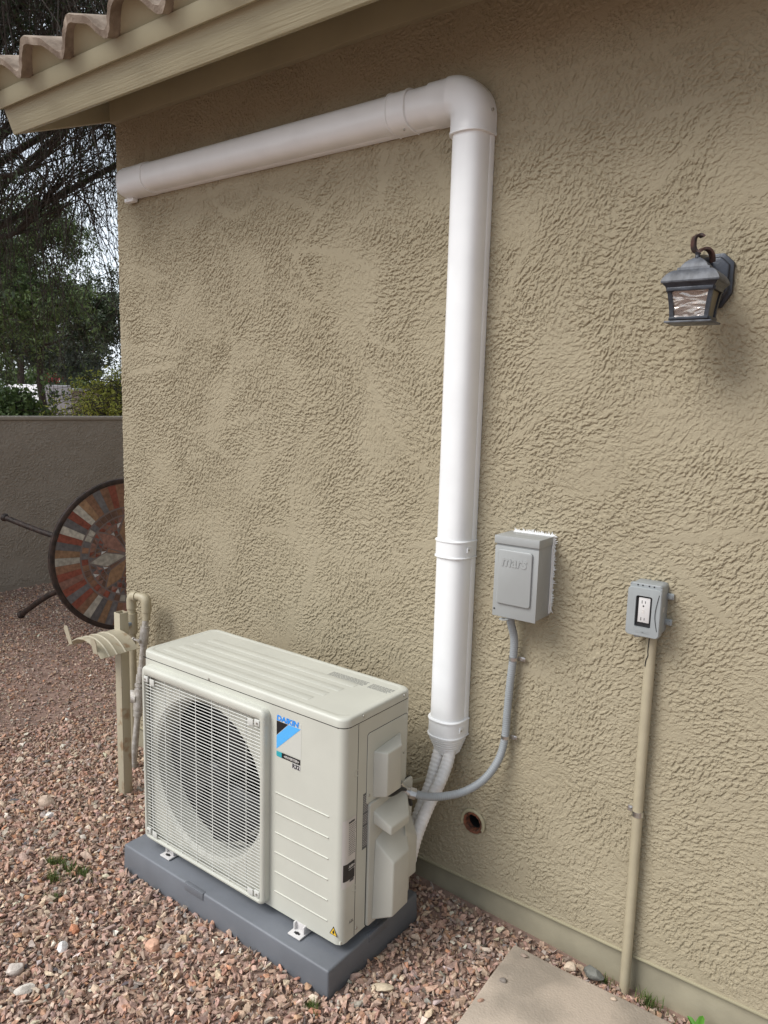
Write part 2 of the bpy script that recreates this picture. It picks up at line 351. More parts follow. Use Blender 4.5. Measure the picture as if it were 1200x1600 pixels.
P = np.concatenate([
 scatter(60000, -1.3, 2.4, -1.7, .0, .004, .0095, .0, 1.2), scatter(34000, -1.3, 2.4, -1.7, .0, .008, .0155, .002, 1.3), scatter(5200, -1.3, 2.4, -1.7, .0, .014, .024, .004, 2.2), scatter(1500, -.5, 1.3, -1.5, -.5, .012, .020, .004, 1.5),
 scatter(70000, -3.9, -1.3, -1.2, 2.6, .0045, .0105, .0, 1.3), scatter(16000, -3.9, -1.3, -1.2, 2.6, .009, .017, .0, 2.0), scatter(12000, -1.3, -.8, 0, 2.6, .005, .013, .0, 1.4)])
vs = []; fs = []; cs = []; base = 0
tid = rng.integers(0, len(T), len(P))
for t in range(len(T)):
    idx = np.where(tid == t)[0]; tv, tf = T[t]; m = len(idx)
    if m == 0: continue
    q = rng.normal(size=(m, 4)); q[:, 1:3] *= .38; q /= np.linalg.norm(q, axis=1)[:, None]; w, xx, yy, zz = q.T
    Rm = np.stack([1-2*(yy*yy+zz*zz), 2*(xx*yy-zz*w), 2*(xx*zz+yy*w), 2*(xx*yy+zz*w), 1-2*(xx*xx+zz*zz), 2*(yy*zz-xx*w), 2*(xx*zz-yy*w), 2*(yy*zz+xx*w), 1-2*(xx*xx+yy*yy)], 1).reshape(m, 3, 3)
    sc = P[idx, 3][:, None]*np.stack([rng.uniform(.85, 1.35, m), rng.uniform(.6, 1.0, m), rng.uniform(.40, .85, m)], 1)
    v = np.einsum('mij,mkj->mki', Rm, tv[None]*sc[:, None, :])+P[idx, None, :3]
    vs.append(v.reshape(-1, 3)); fs.append((tf[None]+(base+np.arange(m)*len(tv))[:, None, None]).reshape(-1)); base += m*len(tv)
    c = pal[rng.choice(len(pal), m, p=pw)]*rng.uniform(.83, 1.15, (m, 1))*(1+rng.normal(0, .035, (m, 3)))*np.array([1.03, .985, .90])
    small = P[idx, 3] < .0095; c[small] = c[small]*.85
    cs.append(np.repeat(np.concatenate([np.clip(c, 0, 1), np.ones((m, 1))], 1), len(tf), axis=0))
gr = npmesh('gravel', np.concatenate(vs), np.concatenate(fs), 3, 'gravel', col=np.concatenate(cs)); tag(gr, 'pinkish brown crushed stone gravel covering the ground', 'gravel', kind='stuff')
def rock(name, label, x, y, s, dims, m, rz=0, z=None):
    b = bmesh.new(); bmesh.ops.create_icosphere(b, subdivisions=3, radius=1)
    ns = [Vector(rng.normal(size=3)).normalized() for _ in range(11)]; hs = [random.uniform(.62, .85) for _ in ns]
    for v in b.verts:
        d = v.co.normalized(); r = 1.0
        for n_, h_ in zip(ns, hs):
            q = n_.dot(d)
            if q > 1e-3: r = min(r, h_/q)
        v.co = d*r
    for v in b.verts: v.co = Vector((v.co.x*dims[0], v.co.y*dims[1], v.co.z*dims[2]))*s
    bmesh.ops.rotate(b, verts=b.verts, cent=(0, 0, 0), matrix=Matrix.Rotation(rz, 3, 'Z'))
    me = bpy.data.meshes.new(name); b.to_mesh(me); b.free(); me.materials.append(m); me.shade_smooth(); me.set_sharp_from_angle(angle=R(22)); o = link(name, me)
    o.location = (x, y, (float(gz(x, y)) if z is None else z)+s*dims[2]*.45); tag(o, label, 'stone'); return o
def rmat(n, c): return mat(n, c, .85, var=.22, vscale=40, bump=.0018, bscale=170)
rock('stone', 'large rounded tan stone left of the tan post on the gravel', -.555, -.541, .034, (1.0, .8, .9), rmat('tan_stone', (.48, .37, .29)), .3)
rock('stone', 'small white stone lying just right of the large tan stone', -.47, -.575, .016, (1.3, .8, .8), rmat('white_stone', (.78, .75, .72)), .9)
rock('stone', 'flat charcoal stone left of the large tan stone', -.665, -.60, .020, (1.3, .9, .5), rmat('charcoal_stone', (.09, .09, .10)), .2)
rock('stone', 'orange red stone below the grass tufts', .13, -.835, .018, (1, .8, 1), rmat('orange_stone', (.60, .27, .15)), .4)
rock('stone', 'chunky salmon pink stone in front of the dark grey pad', .37, -.735, .024, (1.1, .9, .9), rmat('salmon_stone', (.60, .36, .25)), .5)
rock('stone', 'long flat cream stone beside the near corner of the pad', .968, -.452, .030, (1.25, .45, .38), rmat('cream_stone', (.52, .43, .31)), .55)
rock('stone', 'pale grey stone with white face near the left frame edge', .15, -1.02, .022, (1.2, .9, .8), rmat('pale_stone', (.52, .46, .41)), 1.0)
rock('stone', 'long white pointed stone at the bottom left corner', .235, -1.035, .020, (1.5, .7, .7), rmat('bone_stone', (.66, .61, .54)), 1.2)
rock('stone', 'white angular stone left of the salmon stone', .17, -.895, .017, (1, .9, 1), rmat('chalk_stone', (.74, .72, .70)), 2)
rock('stone', 'dark green grey stone against the foundation left of the tan conduit', 1.385, -.045, .026, (1.3, .7, .7), rmat('green_grey_stone', (.17, .17, .15)), .1, z=-.015)
rock('stone', 'cream flat stone by the foundation near the slab edge', 1.33, -.065, .019, (1.1, .8, .7), rmat('buff_stone', (.62, .50, .38)), .7, z=-.012)
rock('stone', 'small grey pebble lying on the concrete slab', 1.215, -.245, .010, (1.2, .8, .6), rmat('pebble_grey', (.22, .19, .165)), .7, z=.010)
rock('stone', 'reddish chip lying on the slab edge nearest the gravel', 1.20, -.34, .008, (1.3, .7, .5), rmat('chip_red', (.42, .26, .19)), 1.1, z=.009)
rock('stone', 'tan chip lying on the slab edge facing the foundation', 1.47, -.118, .008, (1.2, .8, .5), rmat('chip_tan', (.48, .38, .29)), .5, z=.009)
rock('stone', 'brown pebble on the slab corner', 1.218, -.128, .009, (1.2, .8, .6), rmat('pebble_brown', (.34, .26, .21)), .2, z=.010)
# grass tufts
def tuft(label, pts, n, h, m='grass', name='grass_tuft'):
    v = []; f = []; c = []
    for i in range(n):
        p = pts[i % len(pts)]; bx, by = p[0]+rng.normal(0, p[2]), p[1]+rng.normal(0, p[2]*.6); a = rng.uniform(0, 6.28); hh = h*rng.uniform(.5, 1.1); ln = hh*rng.uniform(.2, .9); z = float(gz(bx, by))+.004
        w = .0011; dx, dy = math.cos(a), math.sin(a); k = len(v)
        v += [(bx-dy*w, by+dx*w, z), (bx+dy*w, by-dx*w, z), (bx+dx*ln*.5+dy*w*.7, by+dy*ln*.5-dx*w*.7, z+hh*.7), (bx+dx*ln*.5-dy*w*.7, by+dy*ln*.5+dx*w*.7, z+hh*.7), (bx+dx*ln, by+dy*ln, z+hh*.95), (bx+dx*ln, by+dy*ln+.0003, z+hh*.95)]
        f += [k, k+1, k+2, k+3, k+3, k+2, k+4, k+5]; cc = rng.random(); c += [(cc, cc, cc, 1)]*2
    o = npmesh(name, v, f, 4, m, col=c); return tag(o, label, 'grass tuft')
tuft('patchy green grass tuft in the gravel left of the pad', [(-.175, -.70, .02), (-.12, -.70, .022), (-.075, -.685, .02), (-.125, -.755, .014), (-.2, -.72, .01)], 420, .026)
tuft('tiny green grass tuft in front of the orange red stone', [(-.04, -.80, .012)], 60, .016)
tuft('small green grass tuft in front of the pad near corner', [(.868, -.625, .011)], 110, .020)
tuft('dark grass tuft against the foundation right of the tan conduit', [(1.53, -.03, .02)], 120, .030)
tuft('dark grass tuft against the foundation left of the tan conduit', [(1.41, -.035, .012)], 60, .026)
w = thing('weed', 'bright green leafy weed sprouting at the foundation by the slab', 'weed', (1.665, -.06, -.02))
wl = B()
for a, l, t in ((.2, .045, .9), (1.5, .05, .8), (2.7, .045, .9), (4.1, .042, .7), (5.2, .05, .8)):
    d = V(math.cos(a), math.sin(a), t).normalized(); sd_ = d.cross(V(0, 0, 1)).normalized(); o0 = V(1.665, -.06, -.015)
    ps = [o0, o0+d*l*.4+sd_*l*.2, o0+d*l*.75+sd_*l*.14-V(0, 0, .004), o0+d*l-V(0, 0, .012), o0+d*l*.75-sd_*l*.14-V(0, 0, .004), o0+d*l*.4-sd_*l*.2]
    vv = [wl.bm.verts.new(p) for p in ps]; wl.bm.faces.new((vv[0], vv[1], vv[2], vv[3])); wl.bm.faces.new((vv[0], vv[3], vv[4], vv[5]))
wl.done('leaf', 'leafbright', w, ang=0)

# ================================================================ HOUSE
house = thing('house', 'tan stucco house with clay tile roof and painted eave', 'house', (0, 0, 0))
XC = -.822; ZS = .066
X0, X1, Z0, Z1, STEP = XC+.012, 2.40, ZS, 2.68, .0017
nx_ = int((X1-X0)/STEP); nz_ = int((Z1-Z0)/STEP)
gx, gzz = np.meshgrid(np.linspace(X0, X1, nx_), np.linspace(Z0, Z1, nz_)); HT = stucco_height(nz_, nx_, STEP)*.66-.0015
HT *= np.clip((gzz-Z0)/.012, .15, 1); vv = np.stack([gx.ravel(), -HT.ravel(), gzz.ravel()], 1); h0 = HT[:, 0]
i0 = (np.arange(nz_-1)[:, None]*nx_+np.arange(nx_-1)[None]).ravel(); ff = np.stack([i0, i0+1, i0+nx_+1, i0+nx_], 1)
HX, HZ, HR = .968, .259, .0285
cx_ = vv[ff].mean(1); ff = ff[np.hypot(cx_[:, 0]-HX, cx_[:, 2]-HZ) > HR-.003]
# rounded left corner and the stucco drip lip are extra strips joined to the same skin
k = len(vv); n_c = 7; zz_ = np.linspace(Z0, Z1, nz_); ev = []
for a in range(1, n_c+1):
    t = a/n_c*math.pi/2; r_c = .012+h0*(1-.5*a/n_c); ev.append(np.stack([X0-math.sin(t)*r_c, .012-math.cos(t)*r_c, zz_], 1))
ev.append(np.stack([np.full(nz_, X0-.012), np.full(nz_, .30), zz_], 1))
vv = np.concatenate([vv]+ev); prev = np.arange(nz_)*nx_; ef = []
for a in range(len(ev)):
    cur = k+a*nz_+np.arange(nz_); ef.append(np.stack([cur[:-1], prev[:-1], prev[1:], cur[1:]], 1)); prev = cur
ff = np.concatenate([ff]+ef)
wall = npmesh('wall', vv, ff.ravel(), 4, 'stucco', house)
b = B(); b.box((X0-.012, .302, ZS), (X0+.1, 9, 2.9)); b.box((X1+.0005, -.001, ZS), (9, .20, 2.68)); b.box((X0+.02, .10, ZS), (HX-.05, .18, 2.68)); b.box((HX+.05, .10, ZS), (X1, .18, 2.68)); b.done('wall_return', 'stucco', house)
b = B(); b.box((X0-.004, .010, -.5), (9, .22, ZS+.03), .003); b.box((X0-.004, .22, -.5), (X0+.1, 9, ZS+.03)); b.done('foundation', 'foundation', house)
b = B(); b.box((X0-.012, -.004, ZS-.006), (9, .008, ZS+.0015), .002); b.done('weep_screed', 'trim', house)
# holes and dents in the foundation
SL = .40; YF, ZF, XE = -.362, 2.490, -.925     # fascia bottom edge, rake end
def rp(y, dz=0): return ZF+(y-YF)*SL+dz
tl = V(0, 1, SL).normalized(); tn = V(0, -SL, 1).normalized()
def slopebox(bb, x0, x1, y, z, h, t, bev=.002, endcut=0):   # board square to the slope: bottom outer edge at (y,z)
    o0 = V(0, y, z); p = []
    for dh, dt in ((0, 0), (h, 0), (h, t), (0, t)): p.append(o0+tn*dh+tl*dt)
    bb.hexa([V(x0, q.y, q.z) for q in p]+[V(x1, q.y, q.z) for q in p], bev)
fb = B(); slopebox(fb, XE, 5, YF, ZF, .125, .035, .003); fb.done('fascia', 'wood', house)
fb = B(); q = V(0, YF, ZF)+tn*.088-tl*.020; slopebox(fb, XE-.004, 5, q.y, q.z, .052, .0195, .002); fb.done('drip_strip', 'trim', house)
# rake board going up the slope at the gable end
rb = B(); p0 = V(0, YF, ZF)+tl*.036
rb.hexa([V(XE, p0.y, p0.z)+V(0, 0, 0), V(XE, p0.y, p0.z)+tn*.12, V(XE, p0.y, p0.z)+tn*.12+tl*6, V(XE, p0.y, p0.z)+tl*6]+[V(XE+.035, p0.y, p0.z), V(XE+.035, p0.y, p0.z)+tn*.12, V(XE+.035, p0.y, p0.z)+tn*.12+tl*6, V(XE+.035, p0.y, p0.z)+tl*6], .003)
rb.done('rake_board', 'wood', house)
sb_ = B(); p0 = V(0, YF, ZF)+tl*.036+tn*.085
sb_.hexa([V(XE+.036, p0.y, p0.z), V(XE+.036, p0.y, p0.z)+tn*.012, V(XE+.036, p0.y, p0.z)+tn*.012+tl*6, V(XE+.036, p0.y, p0.z)+tl*6]+[V(5, p0.y, p0.z), V(5, p0.y, p0.z)+tn*.012, V(5, p0.y, p0.z)+tn*.012+tl*6, V(5, p0.y, p0.z)+tl*6])
sb_.done('soffit', 'trim', house)
b = B(); b.box((XC+.002, -.022, 2.612), (5, .03, 2.76), .002); b.done('frieze_board', 'trim', house)
# clay S tiles
PITCH = .255; PH = -.800
def tz(x):
    u = (x-PH)/PITCH*2*math.pi; return .036*math.cos(u)+.0105*math.cos(2*u+2.4)
nxt = 560; xsx = np.linspace(-1.04, 3.6, nxt)
tb = bmesh.new()
base_p = V(0, YF, ZF)+tn*.186
for row in range(9):
    s0 = -.055+row*.34; s1 = s0+.42; lift0 = .020; lift1 = .0
    a = []; 
    for (s_, l_) in ((s0, lift0-.022), (s0, lift0), (s0+.006, lift0+.003), (s1, lift1+.003), (s1, lift1-.013)):
        ring = []
        for x in xsx:
            j = .004*math.sin(x*13+row*3)+.0015*math.sin(x*71+row)+rng.normal(0, .0010)
            p = base_p+tl*(s_+j)+tn*(tz(x)+l_); ring.append(tb.verts.new((x, p.y, p.z)))
        a.append(ring)
    for r0, r1 in zip(a, a[1:]+a[:1]):
        for i in range(nxt-1): tb.faces.new((r0[i], r0[i+1], r1[i+1], r1[i]))
me = bpy.data.meshes.new('roof'); bmesh.ops.recalc_face_normals(tb, faces=tb.faces); tb.to_mesh(me); tb.free(); me.materials.append(M['tile']); me.shade_smooth(); me.set_sharp_from_angle(angle=R(50)); link('roof', me, house)
# mortar / bird stop under the tile waves
bs = bmesh.new(); r0 = []; r1 = []
for x in xsx:
    p = base_p+tl*(-.022)+tn*(tz(x)+.004); q = V(0, YF, ZF)+tn*.135-tl*.004
    r0.append(bs.verts.new((x, p.y, p.z))); r1.append(bs.verts.new((x, q.y, q.z)))
for i in range(nxt-1):
    if xsx[i] > XE-.02: bs.faces.new((r0[i], r0[i+1], r1[i+1], r1[i]))
me = bpy.data.meshes.new('bird_stop'); bs.to_mesh(me); bs.free(); me.materials.append(M['trim']); me.shade_smooth(); link('bird_stop', me, house)

# rusty pipe stub in the wall
st = thing('drain_stub', 'open rusted pipe stub set low in the stucco wall', 'pipe stub', (HX, 0, HZ))
b = B(); b.lathe((HX, 0, HZ), (0, -1, 0), [(HR+.006, -.02), (HR+.006, .004), (HR+.003, .007), (HR-.002, .006), (HR-.0035, .0), (HR-.004, -.018)], 36)
for f in [f for f in b.bm.faces if len(f.verts) > 10]: b.bm.faces.remove(f)
for v in b.bm.verts: v.co += V(rng.normal(0, .0008), 0, rng.normal(0, .0008))
b.done('pipe_wall', 'rust', st, ang=50)
b = B(); b.lathe((HX, 0, HZ), (0, -1, 0), [(HR-.0045, -.017), (HR-.0045, -.07), (0, -.071)], 36)
for f in [f for f in b.bm.faces if len(f.verts) > 10 and f.calc_center_median().y < .03]: b.bm.faces.remove(f)
b.done('pipe_bore', 'dark', st)
b = B()
for i in range(20):
    a0, a1 = R(-35+i*250/19), R(-35+(i+1)*250/19)
b.tube([(HX+math.cos(t)*(HR+.009), -.004, HZ+math.sin(t)*(HR+.009)+.002) for t in np.linspace(R(-25), R(200), 26)], .0055, 8); b.done('stucco_collar', 'trim', st)

# ================================================================ LINE SET COVER
ls = thing('line_set_cover', 'white plastic line set duct running across and down the stucco wall', 'duct', (.878, 0, .5))
def dprof(w, d, n=2.7, k=30):
    pts = []
    for i in range(k+1):
        t = math.pi*i/k; c, s_ = math.cos(t), math.sin(t)
        pts.append((w/2*math.copysign(abs(c)**(2/n), c), .018+(d-.018)*abs(s_)**(2/n)))
    return [(w/2, .0)]+pts+[(-w/2, .0)]
def bprof(w): return [(w/2, 0), (w/2, .0175), (w/2-.002, .0215), (-w/2+.002, .0215), (-w/2, .0175), (-w/2, 0)]
CX, CZ, W_, D_ = .880, 2.362, .103, .080
O = (0, -1, 0)
# vertical and horizontal runs (lid + base channel)
def run(name, a, c, A, w=W_, d=D_, prof=None):
    b = B(); b.sweep(prof or dprof(w, d), [(a, A, O, 1, 1), (c, A, O, 1, 1)]); return b.done(name, 'white', ls, 25)
run('vertical_cover', (CX, -.002, .56), (CX, -.002, 2.29), (1, 0, 0))
run('horizontal_cover', (-.56, -.002, CZ), (.80, -.002, CZ), (0, 0, 1))
for nm, a, c, A in (('base_channel', (CX, -.001, .56), (CX, -.001, 2.29), (1, 0, 0)), ('base_channel', (-.56, -.001, CZ), (.80, -.001, CZ), (0, 0, 1))):
    b = B(); b.sweep(bprof(W_+.005), [(a, A, O, 1, 1), (c, A, O, 1, 1)]); b.done(nm, 'white', ls)
def seam(pa, pc):
    b = B(); b.cyl(pa, pc, .0017, seg=6); return b
b = seam((CX+.0485, -.037, .60), (CX+.0485, -.037, 2.27)); b.cyl((CX+.0515, -.021, .60), (CX+.0515, -.021, 2.27), .0012, seg=6); b.done('snap_seam', 'white', ls)
b = seam((-.55, -.037, CZ-.0485), (.62, -.037, CZ-.0485)); b.done('snap_seam', 'white', ls)
# bands / couplings
def band(name, c0, c1, A, w, d):
    c0 = Vector(c0); c1 = Vector(c1); u = (c1-c0).normalized(); b = B()
    b.sweep(dprof(w, d), [(c0, A, O, 1, 1), (c0+u*.002, A, O, 1.04, 1.03), (c0+u*.005, A, O, 1.04, 1.03), (c0+u*.006, A, O, 1, 1), (c1-u*.006, A, O, 1, 1), (c1-u*.005, A, O, 1.04, 1.03), (c1-u*.002, A, O, 1.04, 1.03), (c1, A, O, 1, 1)]); return b.done(name, 'white', ls, 25)
cp = band('coupling', (CX, -.001, 1.088), (CX, -.001, 1.142), (1, 0, 0), .110, .084)
b = B(); b.box((CX+.0495, -.052, 1.108), (CX+.0555, -.030, 1.124), .001); b.done('clip', 'white', cp); b = B(); b.cyl((CX+.052, -.046, 1.116), (CX+.0575, -.048, 1.116), .003, seg=10); b.done('screw', 'screw', cp)
cp = band('coupling', (.615, -.001, CZ), (.685, -.001, CZ), (0, 0, 1), .110, .084)
b = B(); b.cyl((.665, -.05, CZ-.050), (.665, -.052, CZ-.0565), .003, seg=10); b.done('screw', 'screw', cp)
# elbow: swept quarter turn
b = B(); fr = []; rr = .062; ccx, ccz = CX-rr-.0, CZ-rr
fr.append(((.755, -.001, CZ), (0, 0, 1), O, 1.08, 1.06)); fr.append(((CX-rr-.004, -.001, CZ), (0, 0, 1), O, 1.08, 1.06))
for i in range(15):
    t = R(90-i*90/14); fr.append(((ccx+rr*math.cos(t), -.001, ccz+rr*math.sin(t)), (math.cos(t), 0, math.sin(t)), O, 1.12, 1.10))
fr.append(((CX, -.001, CZ-rr-.012), (1, 0, 0), O, 1.12, 1.10)); fr.append(((CX, -.001, 2.266), (1, 0, 0), O, 1.12, 1.10)); fr.append(((CX, -.001, 2.262), (1, 0, 0), O, 1.15, 1.12)); fr.append(((CX, -.001, 2.256), (1, 0, 0), O, 1.15, 1.12))
el = b.sweep(dprof(W_, D_), fr).done('elbow', 'white', ls, 40)
b = B(); b.cyl((CX+.058, -.030, 2.315), (CX+.0625, -.031, 2.315), .004, seg=10); b.done('screw', 'screw', el)
b = B(); rs = rr+.050
b.tube([(.78, -.058, CZ+.048), (ccx, -.058, CZ+.050)]+[(ccx+rs*math.cos(t), -.058, ccz+rs*math.sin(t)) for t in np.linspace(R(85), R(5), 12)]+[(CX+.0515, -.058, ccz-.01), (CX+.0515, -.058, 2.262)], .0012, 6); b.done('moulding_line', 'white', el)
# left wall inlet cap
b = B(); fr = []
for x, sa, sb in ((-.738, .52, .20), (-.735, .72, .50), (-.727, .86, .72), (-.715, .96, .88), (-.700, 1.03, .97), (-.68, 1.06, 1.03), (-.585, 1.06, 1.03), (-.565, 1.08, 1.05), (-.540, 1.08, 1.05), (-.539, 1.02, 1.01)): fr.append(((x, -.001, CZ), (0, 0, 1), O, sa, sb))
ic = b.sweep(dprof(W_, D_), fr).done('wall_inlet', 'white', ls, 45)
b = B(); b.tube([(-.715+.0*i, -.02+math.sin(i)*.002, CZ-.055) for i in range(2)], .003, 6); b.box((-.725, -.03, CZ-.070), (-.665, -.004, CZ-.052), .006); b.done('caulk_bead', 'caulk', ic)
# lower end: band + ribbed cone
eb = band('end_band', (CX, -.001, .535), (CX, -.001, .592), (1, 0, 0), .112, .086)
b = B(); b.box((CX+.049, -.052, .557), (CX+.0565, -.028, .572), .001); b.done('clip', 'white', eb); b = B(); b.cyl((CX+.052, -.046, .564), (CX+.0585, -.048, .564), .003, seg=10); b.done('screw', 'screw', eb)
b = B(); fr = []
for i in range(15):
    t = i/14; rib = .030 if i % 2 else 0; fr.append(((CX, -.006-.004*t, .537-.062*t), (1, 0, 0), O, (1.05-.42*t)+rib, (1.02-.40*t)+rib))
b.sweep(dprof(W_, D_), fr).done('end_cone', 'white', ls, 20)

# wrapped refrigerant lines
def spiral(t): return .0165*(1+.05*abs(math.sin(t*95)))
b = B(); b.tube([(.862, -.040, .50), (.861, -.055, .455), (.858, -.085, .38), (.855, -.135, .31), (.862, -.19, .245), (.875, -.215, .20)], .0175, 14, 12, ribs=(.013, .07)); tag(b.done('insulated_line', 'wrap'), 'white wrapped refrigerant line nearer the air conditioner, left of its twin', 'insulated line', 'refrigerant lines below the duct')
b = B(); b.tube([(.898, -.042, .50), (.902, -.06, .46), (.900, -.10, .405), (.893, -.155, .34), (.888, -.20, .27), (.885, -.225, .20)], .0185, 14, 12, ribs=(.013, .06)); tag(b.done('insulated_line', 'wrap'), 'thicker white wrapped refrigerant line in front, right of its twin', 'insulated line', 'refrigerant lines below the duct')
b = B(); b.tube([(.873, -.045, .50), (.862, -.035, .43), (.82, -.03, .37), (.76, -.03, .33), (.70, -.03, .30)], .010, 10, 10); tag(b.done('drain_tube', 'tanpipe'), 'thin tan tube bending behind the air conditioner from the duct end', 'tube')

# ================================================================ AIR CONDITIONER
ux, uy, uz, uw, ud = .0206, -.5076, .0966, .8441, .2966
x0, x1, y0, y1 = ux, ux+uw, uy, uy+ud; zt = .7055
ac = thing('air_conditioner', 'beige outdoor air conditioner unit standing on a dark grey pad', 'air conditioner', (.44, -.36, .0716))
RC = .022; FX0, FX1, FZ0, FZ1 = .045, .600, .104, .690; fcx, fcz, fr_ = .318, .384, .254
cab = bmesh.new()
prof = []
def arc(cx, cy, a0, a1, r=RC, n=6): return [(cx+r*math.cos(R(a0+(a1-a0)*i/n)), cy+r*math.sin(R(a0+(a1-a0)*i/n))) for i in range(n+1)]
prof = [(FX1, y0)]+arc(x1-RC, y0+RC, -90, 0)+arc(x1-RC, y1-RC, 0, 90)+arc(x0+RC, y1-RC, 90, 180)+arc(x0+RC, y0+RC, 180, 270)+[(FX0+.004, y0)]
lo = [cab.verts.new((x, y, uz)) for x, y in prof]; hi = [cab.verts.new((x, y, zt)) for x, y in prof]
for i in range(len(prof)-1): cab.faces.new((lo[i], lo[i+1], hi[i+1], hi[i]))
# front plate with round opening and bell mouth
NS = 72; ring = []; outer = []; bell = []; bell2 = []
px0, px1 = FX0+.004, FX1
for i in range(NS):
    t = 2*math.pi*i/NS; c, s_ = math.cos(t), math.sin(t); ring.append(cab.verts.new((fcx+fr_*c, y0, fcz+fr_*s_)))
    dx = (px1-fcx)/c if c > 1e-6 else ((px0-fcx)/c if c < -1e-6 else 1e9); dz = (zt-fcz)/s_ if s_ > 1e-6 else ((uz-fcz)/s_ if s_ < -1e-6 else 1e9); k_ = min(dx, dz)
    outer.append(cab.verts.new((fcx+k_*c, y0, fcz+k_*s_)))
    bell.append(cab.verts.new((fcx+(fr_-.012)*c, y0+.010, fcz+(fr_-.012)*s_))); bell2.append(cab.verts.new((fcx+(fr_-.020)*c, y0+.075, fcz+(fr_-.020)*s_)))
for i in range(NS):
    j = (i+1) % NS
    cab.faces.new((ring[i], ring[j], outer[j], outer[i])); cab.faces.new((bell[i], bell[j], ring[j], ring[i])); cab.faces.new((bell2[i], bell2[j], bell[j], bell[i]))
cx4 = [(px1, zt), (px0, zt), (px0, uz), (px1, uz)]
for X, Z in cx4:
    near = sorted(range(NS), key=lambda i: (outer[i].co-V(X, y0, Z)).length)
    for i in range(NS):
        j = (i+1) % NS; a_, c_ = outer[i].co, outer[j].co
        if abs(a_.x-c_.x) > 1e-5 and abs(a_.z-c_.z) > 1e-5 and ((a_+c_)/2-V(X, y0, Z)).length < .06: cab.faces.new((outer[i], outer[j], cab.verts.new((X, y0, Z))))
bmesh.ops.recalc_face_normals(cab, faces=cab.faces)
me = bpy.data.meshes.new('cabinet'); cab.to_mesh(me); cab.free(); me.materials.append(M['beige']); me.shade_smooth(); me.set_sharp_from_angle(angle=R(30)); link('cabinet', me, ac)
b = B(); b.box((x0+.004, y0+.004, uz+.002), (x1-.004, y1-.004, uz+.010)); b.done('base_pan', 'beige', ac)
# lid with rounded corners and pressed ribs
b = B(); e = .0015; lp = []
for (cx1, cy1, a0) in ((x1-.028, y0+.028, -90), (x1-.028, y1-.028, 0), (x0+.028, y1-.028, 90), (x0+.028, y0+.028, 180)): lp += arc(cx1, cy1, a0, a0+90, .028+e, 7)
lc = V((x0+x1)/2, (y0+y1)/2, 0); ax_, ay_ = (x1-x0)/2+e, (y1-y0)/2+e
def ins(d, z): return [(lc.x+(p[0]-lc.x)*(1-d/ax_), lc.y+(p[1]-lc.y)*(1-d/ay_), z) for p in lp]
rings = [[b.bm.verts.new(q) for q in ins(d, z)] for d, z in ((.002, zt+.0008), (0, zt+.002), (0, zt+.0185), (.0012, zt+.0225), (.0038, zt+.0250), (.0075, zt+.0262), (.018, zt+.0268), (.020, zt+.0255), (.022, zt+.0255))]
for a_, c_ in zip(rings, rings[1:]):
    for i in range(len(lp)): b.bm.faces.new((a_[i], a_[(i+1) % len(lp)], c_[(i+1) % len(lp)], c_[i]))
b.bm.faces.new(rings[-1]); lid = b.done('lid', 'beige', ac, 40)
b = B()
for i, yy_ in enumerate((-.455, -.405, -.355, -.305)):
    b.box((.075+.012*i, yy_-.014, zt+.0240), (.700+.012*i, yy_+.014, zt+.0261), .0005, 2)
b.done('pressed_rib', 'beige', lid)
b = B(); b.box((x0+.001, y0-.0006, zt-.0006), (x1-.02, y0+.002, zt+.0004)); b.box((x1-.002, y0+.02, zt-.0006), (x1+.0006, y1-.02, zt+.0004)); b.done('lid_gap', 'dark', ac)
# warning print on the lid
pr = B()
for r_ in range(7):
    for seg_ in range(2):
        xa = (.615, .765)[seg_]; xb = (.752, .842)[seg_]; y_ = -.262+r_*-.0048
        x_ = xa
        while x_ < xb-.002*r_:
            l_ = rng.uniform(.003, .012); pr.box((x_, y_-.0009, zt+.02560), (min(x_+l_, xb), y_+.0009, zt+.02585)); x_ += l_+.002
pr.done('warning_print', 'greytxt', lid)
# fan grille frame
gf = B(); t_ = .026; yg = y0-t_
def rrect(xa, xb, za, zb, r, n=5):
    p = []
    for cx1, cz1, a0 in ((xb-r, zb-r, 0), (xa+r, zb-r, 90), (xa+r, za+r, 180), (xb-r, za+r, 270)):
        p += [(cx1+r*math.cos(R(a0+90*i/n)), cz1+r*math.sin(R(a0+90*i/n))) for i in range(n+1)]
    return p
steps = [(0, y0+.001, .020), (0, yg+.009, .020), (.002, yg+.004, .019), (.006, yg+.0008, .017), (.010, yg, .012), (.014, yg, .010), (.016, yg+.003, .009), (.016, yg+.016, .009)]
rg = [[gf.bm.verts.new((x, yy_, z)) for x, z in rrect(FX0+d, FX1-d-.001, FZ0+d*.75, FZ1-d*(1 if d < .012 else 1.75), r_)] for d, yy_, r_ in steps]
for a_, c_ in zip(rg, rg[1:]):
    for i in range(len(a_)): gf.bm.faces.new((a_[i], a_[(i+1) % len(a_)], c_[(i+1) % len(a_)], c_[i]))
frame = gf.done('grille_frame', 'beige', ac, 40)
gw = B(); GX0, GX1, GZ0, GZ1 = FX0+.016, FX1-.018, FZ0+.012, FZ1-.029
nw = 54
for i in range(nw+1):
    z = GZ0+(GZ1-GZ0)*i/nw; gw.cyl((GX0-.004, yg+.006, z), (GX1+.004, yg+.006, z), .00135, seg=6)
for i in range(7):
    x = GX0+.022+i*(GX1-GX0-.04)/6.6; gw.cyl((x, yg+.0085, GZ0-.004), (x, yg+.0085, GZ1+.004), .0014, seg=6)
gw.done('grille', 'wire', ac, 60)
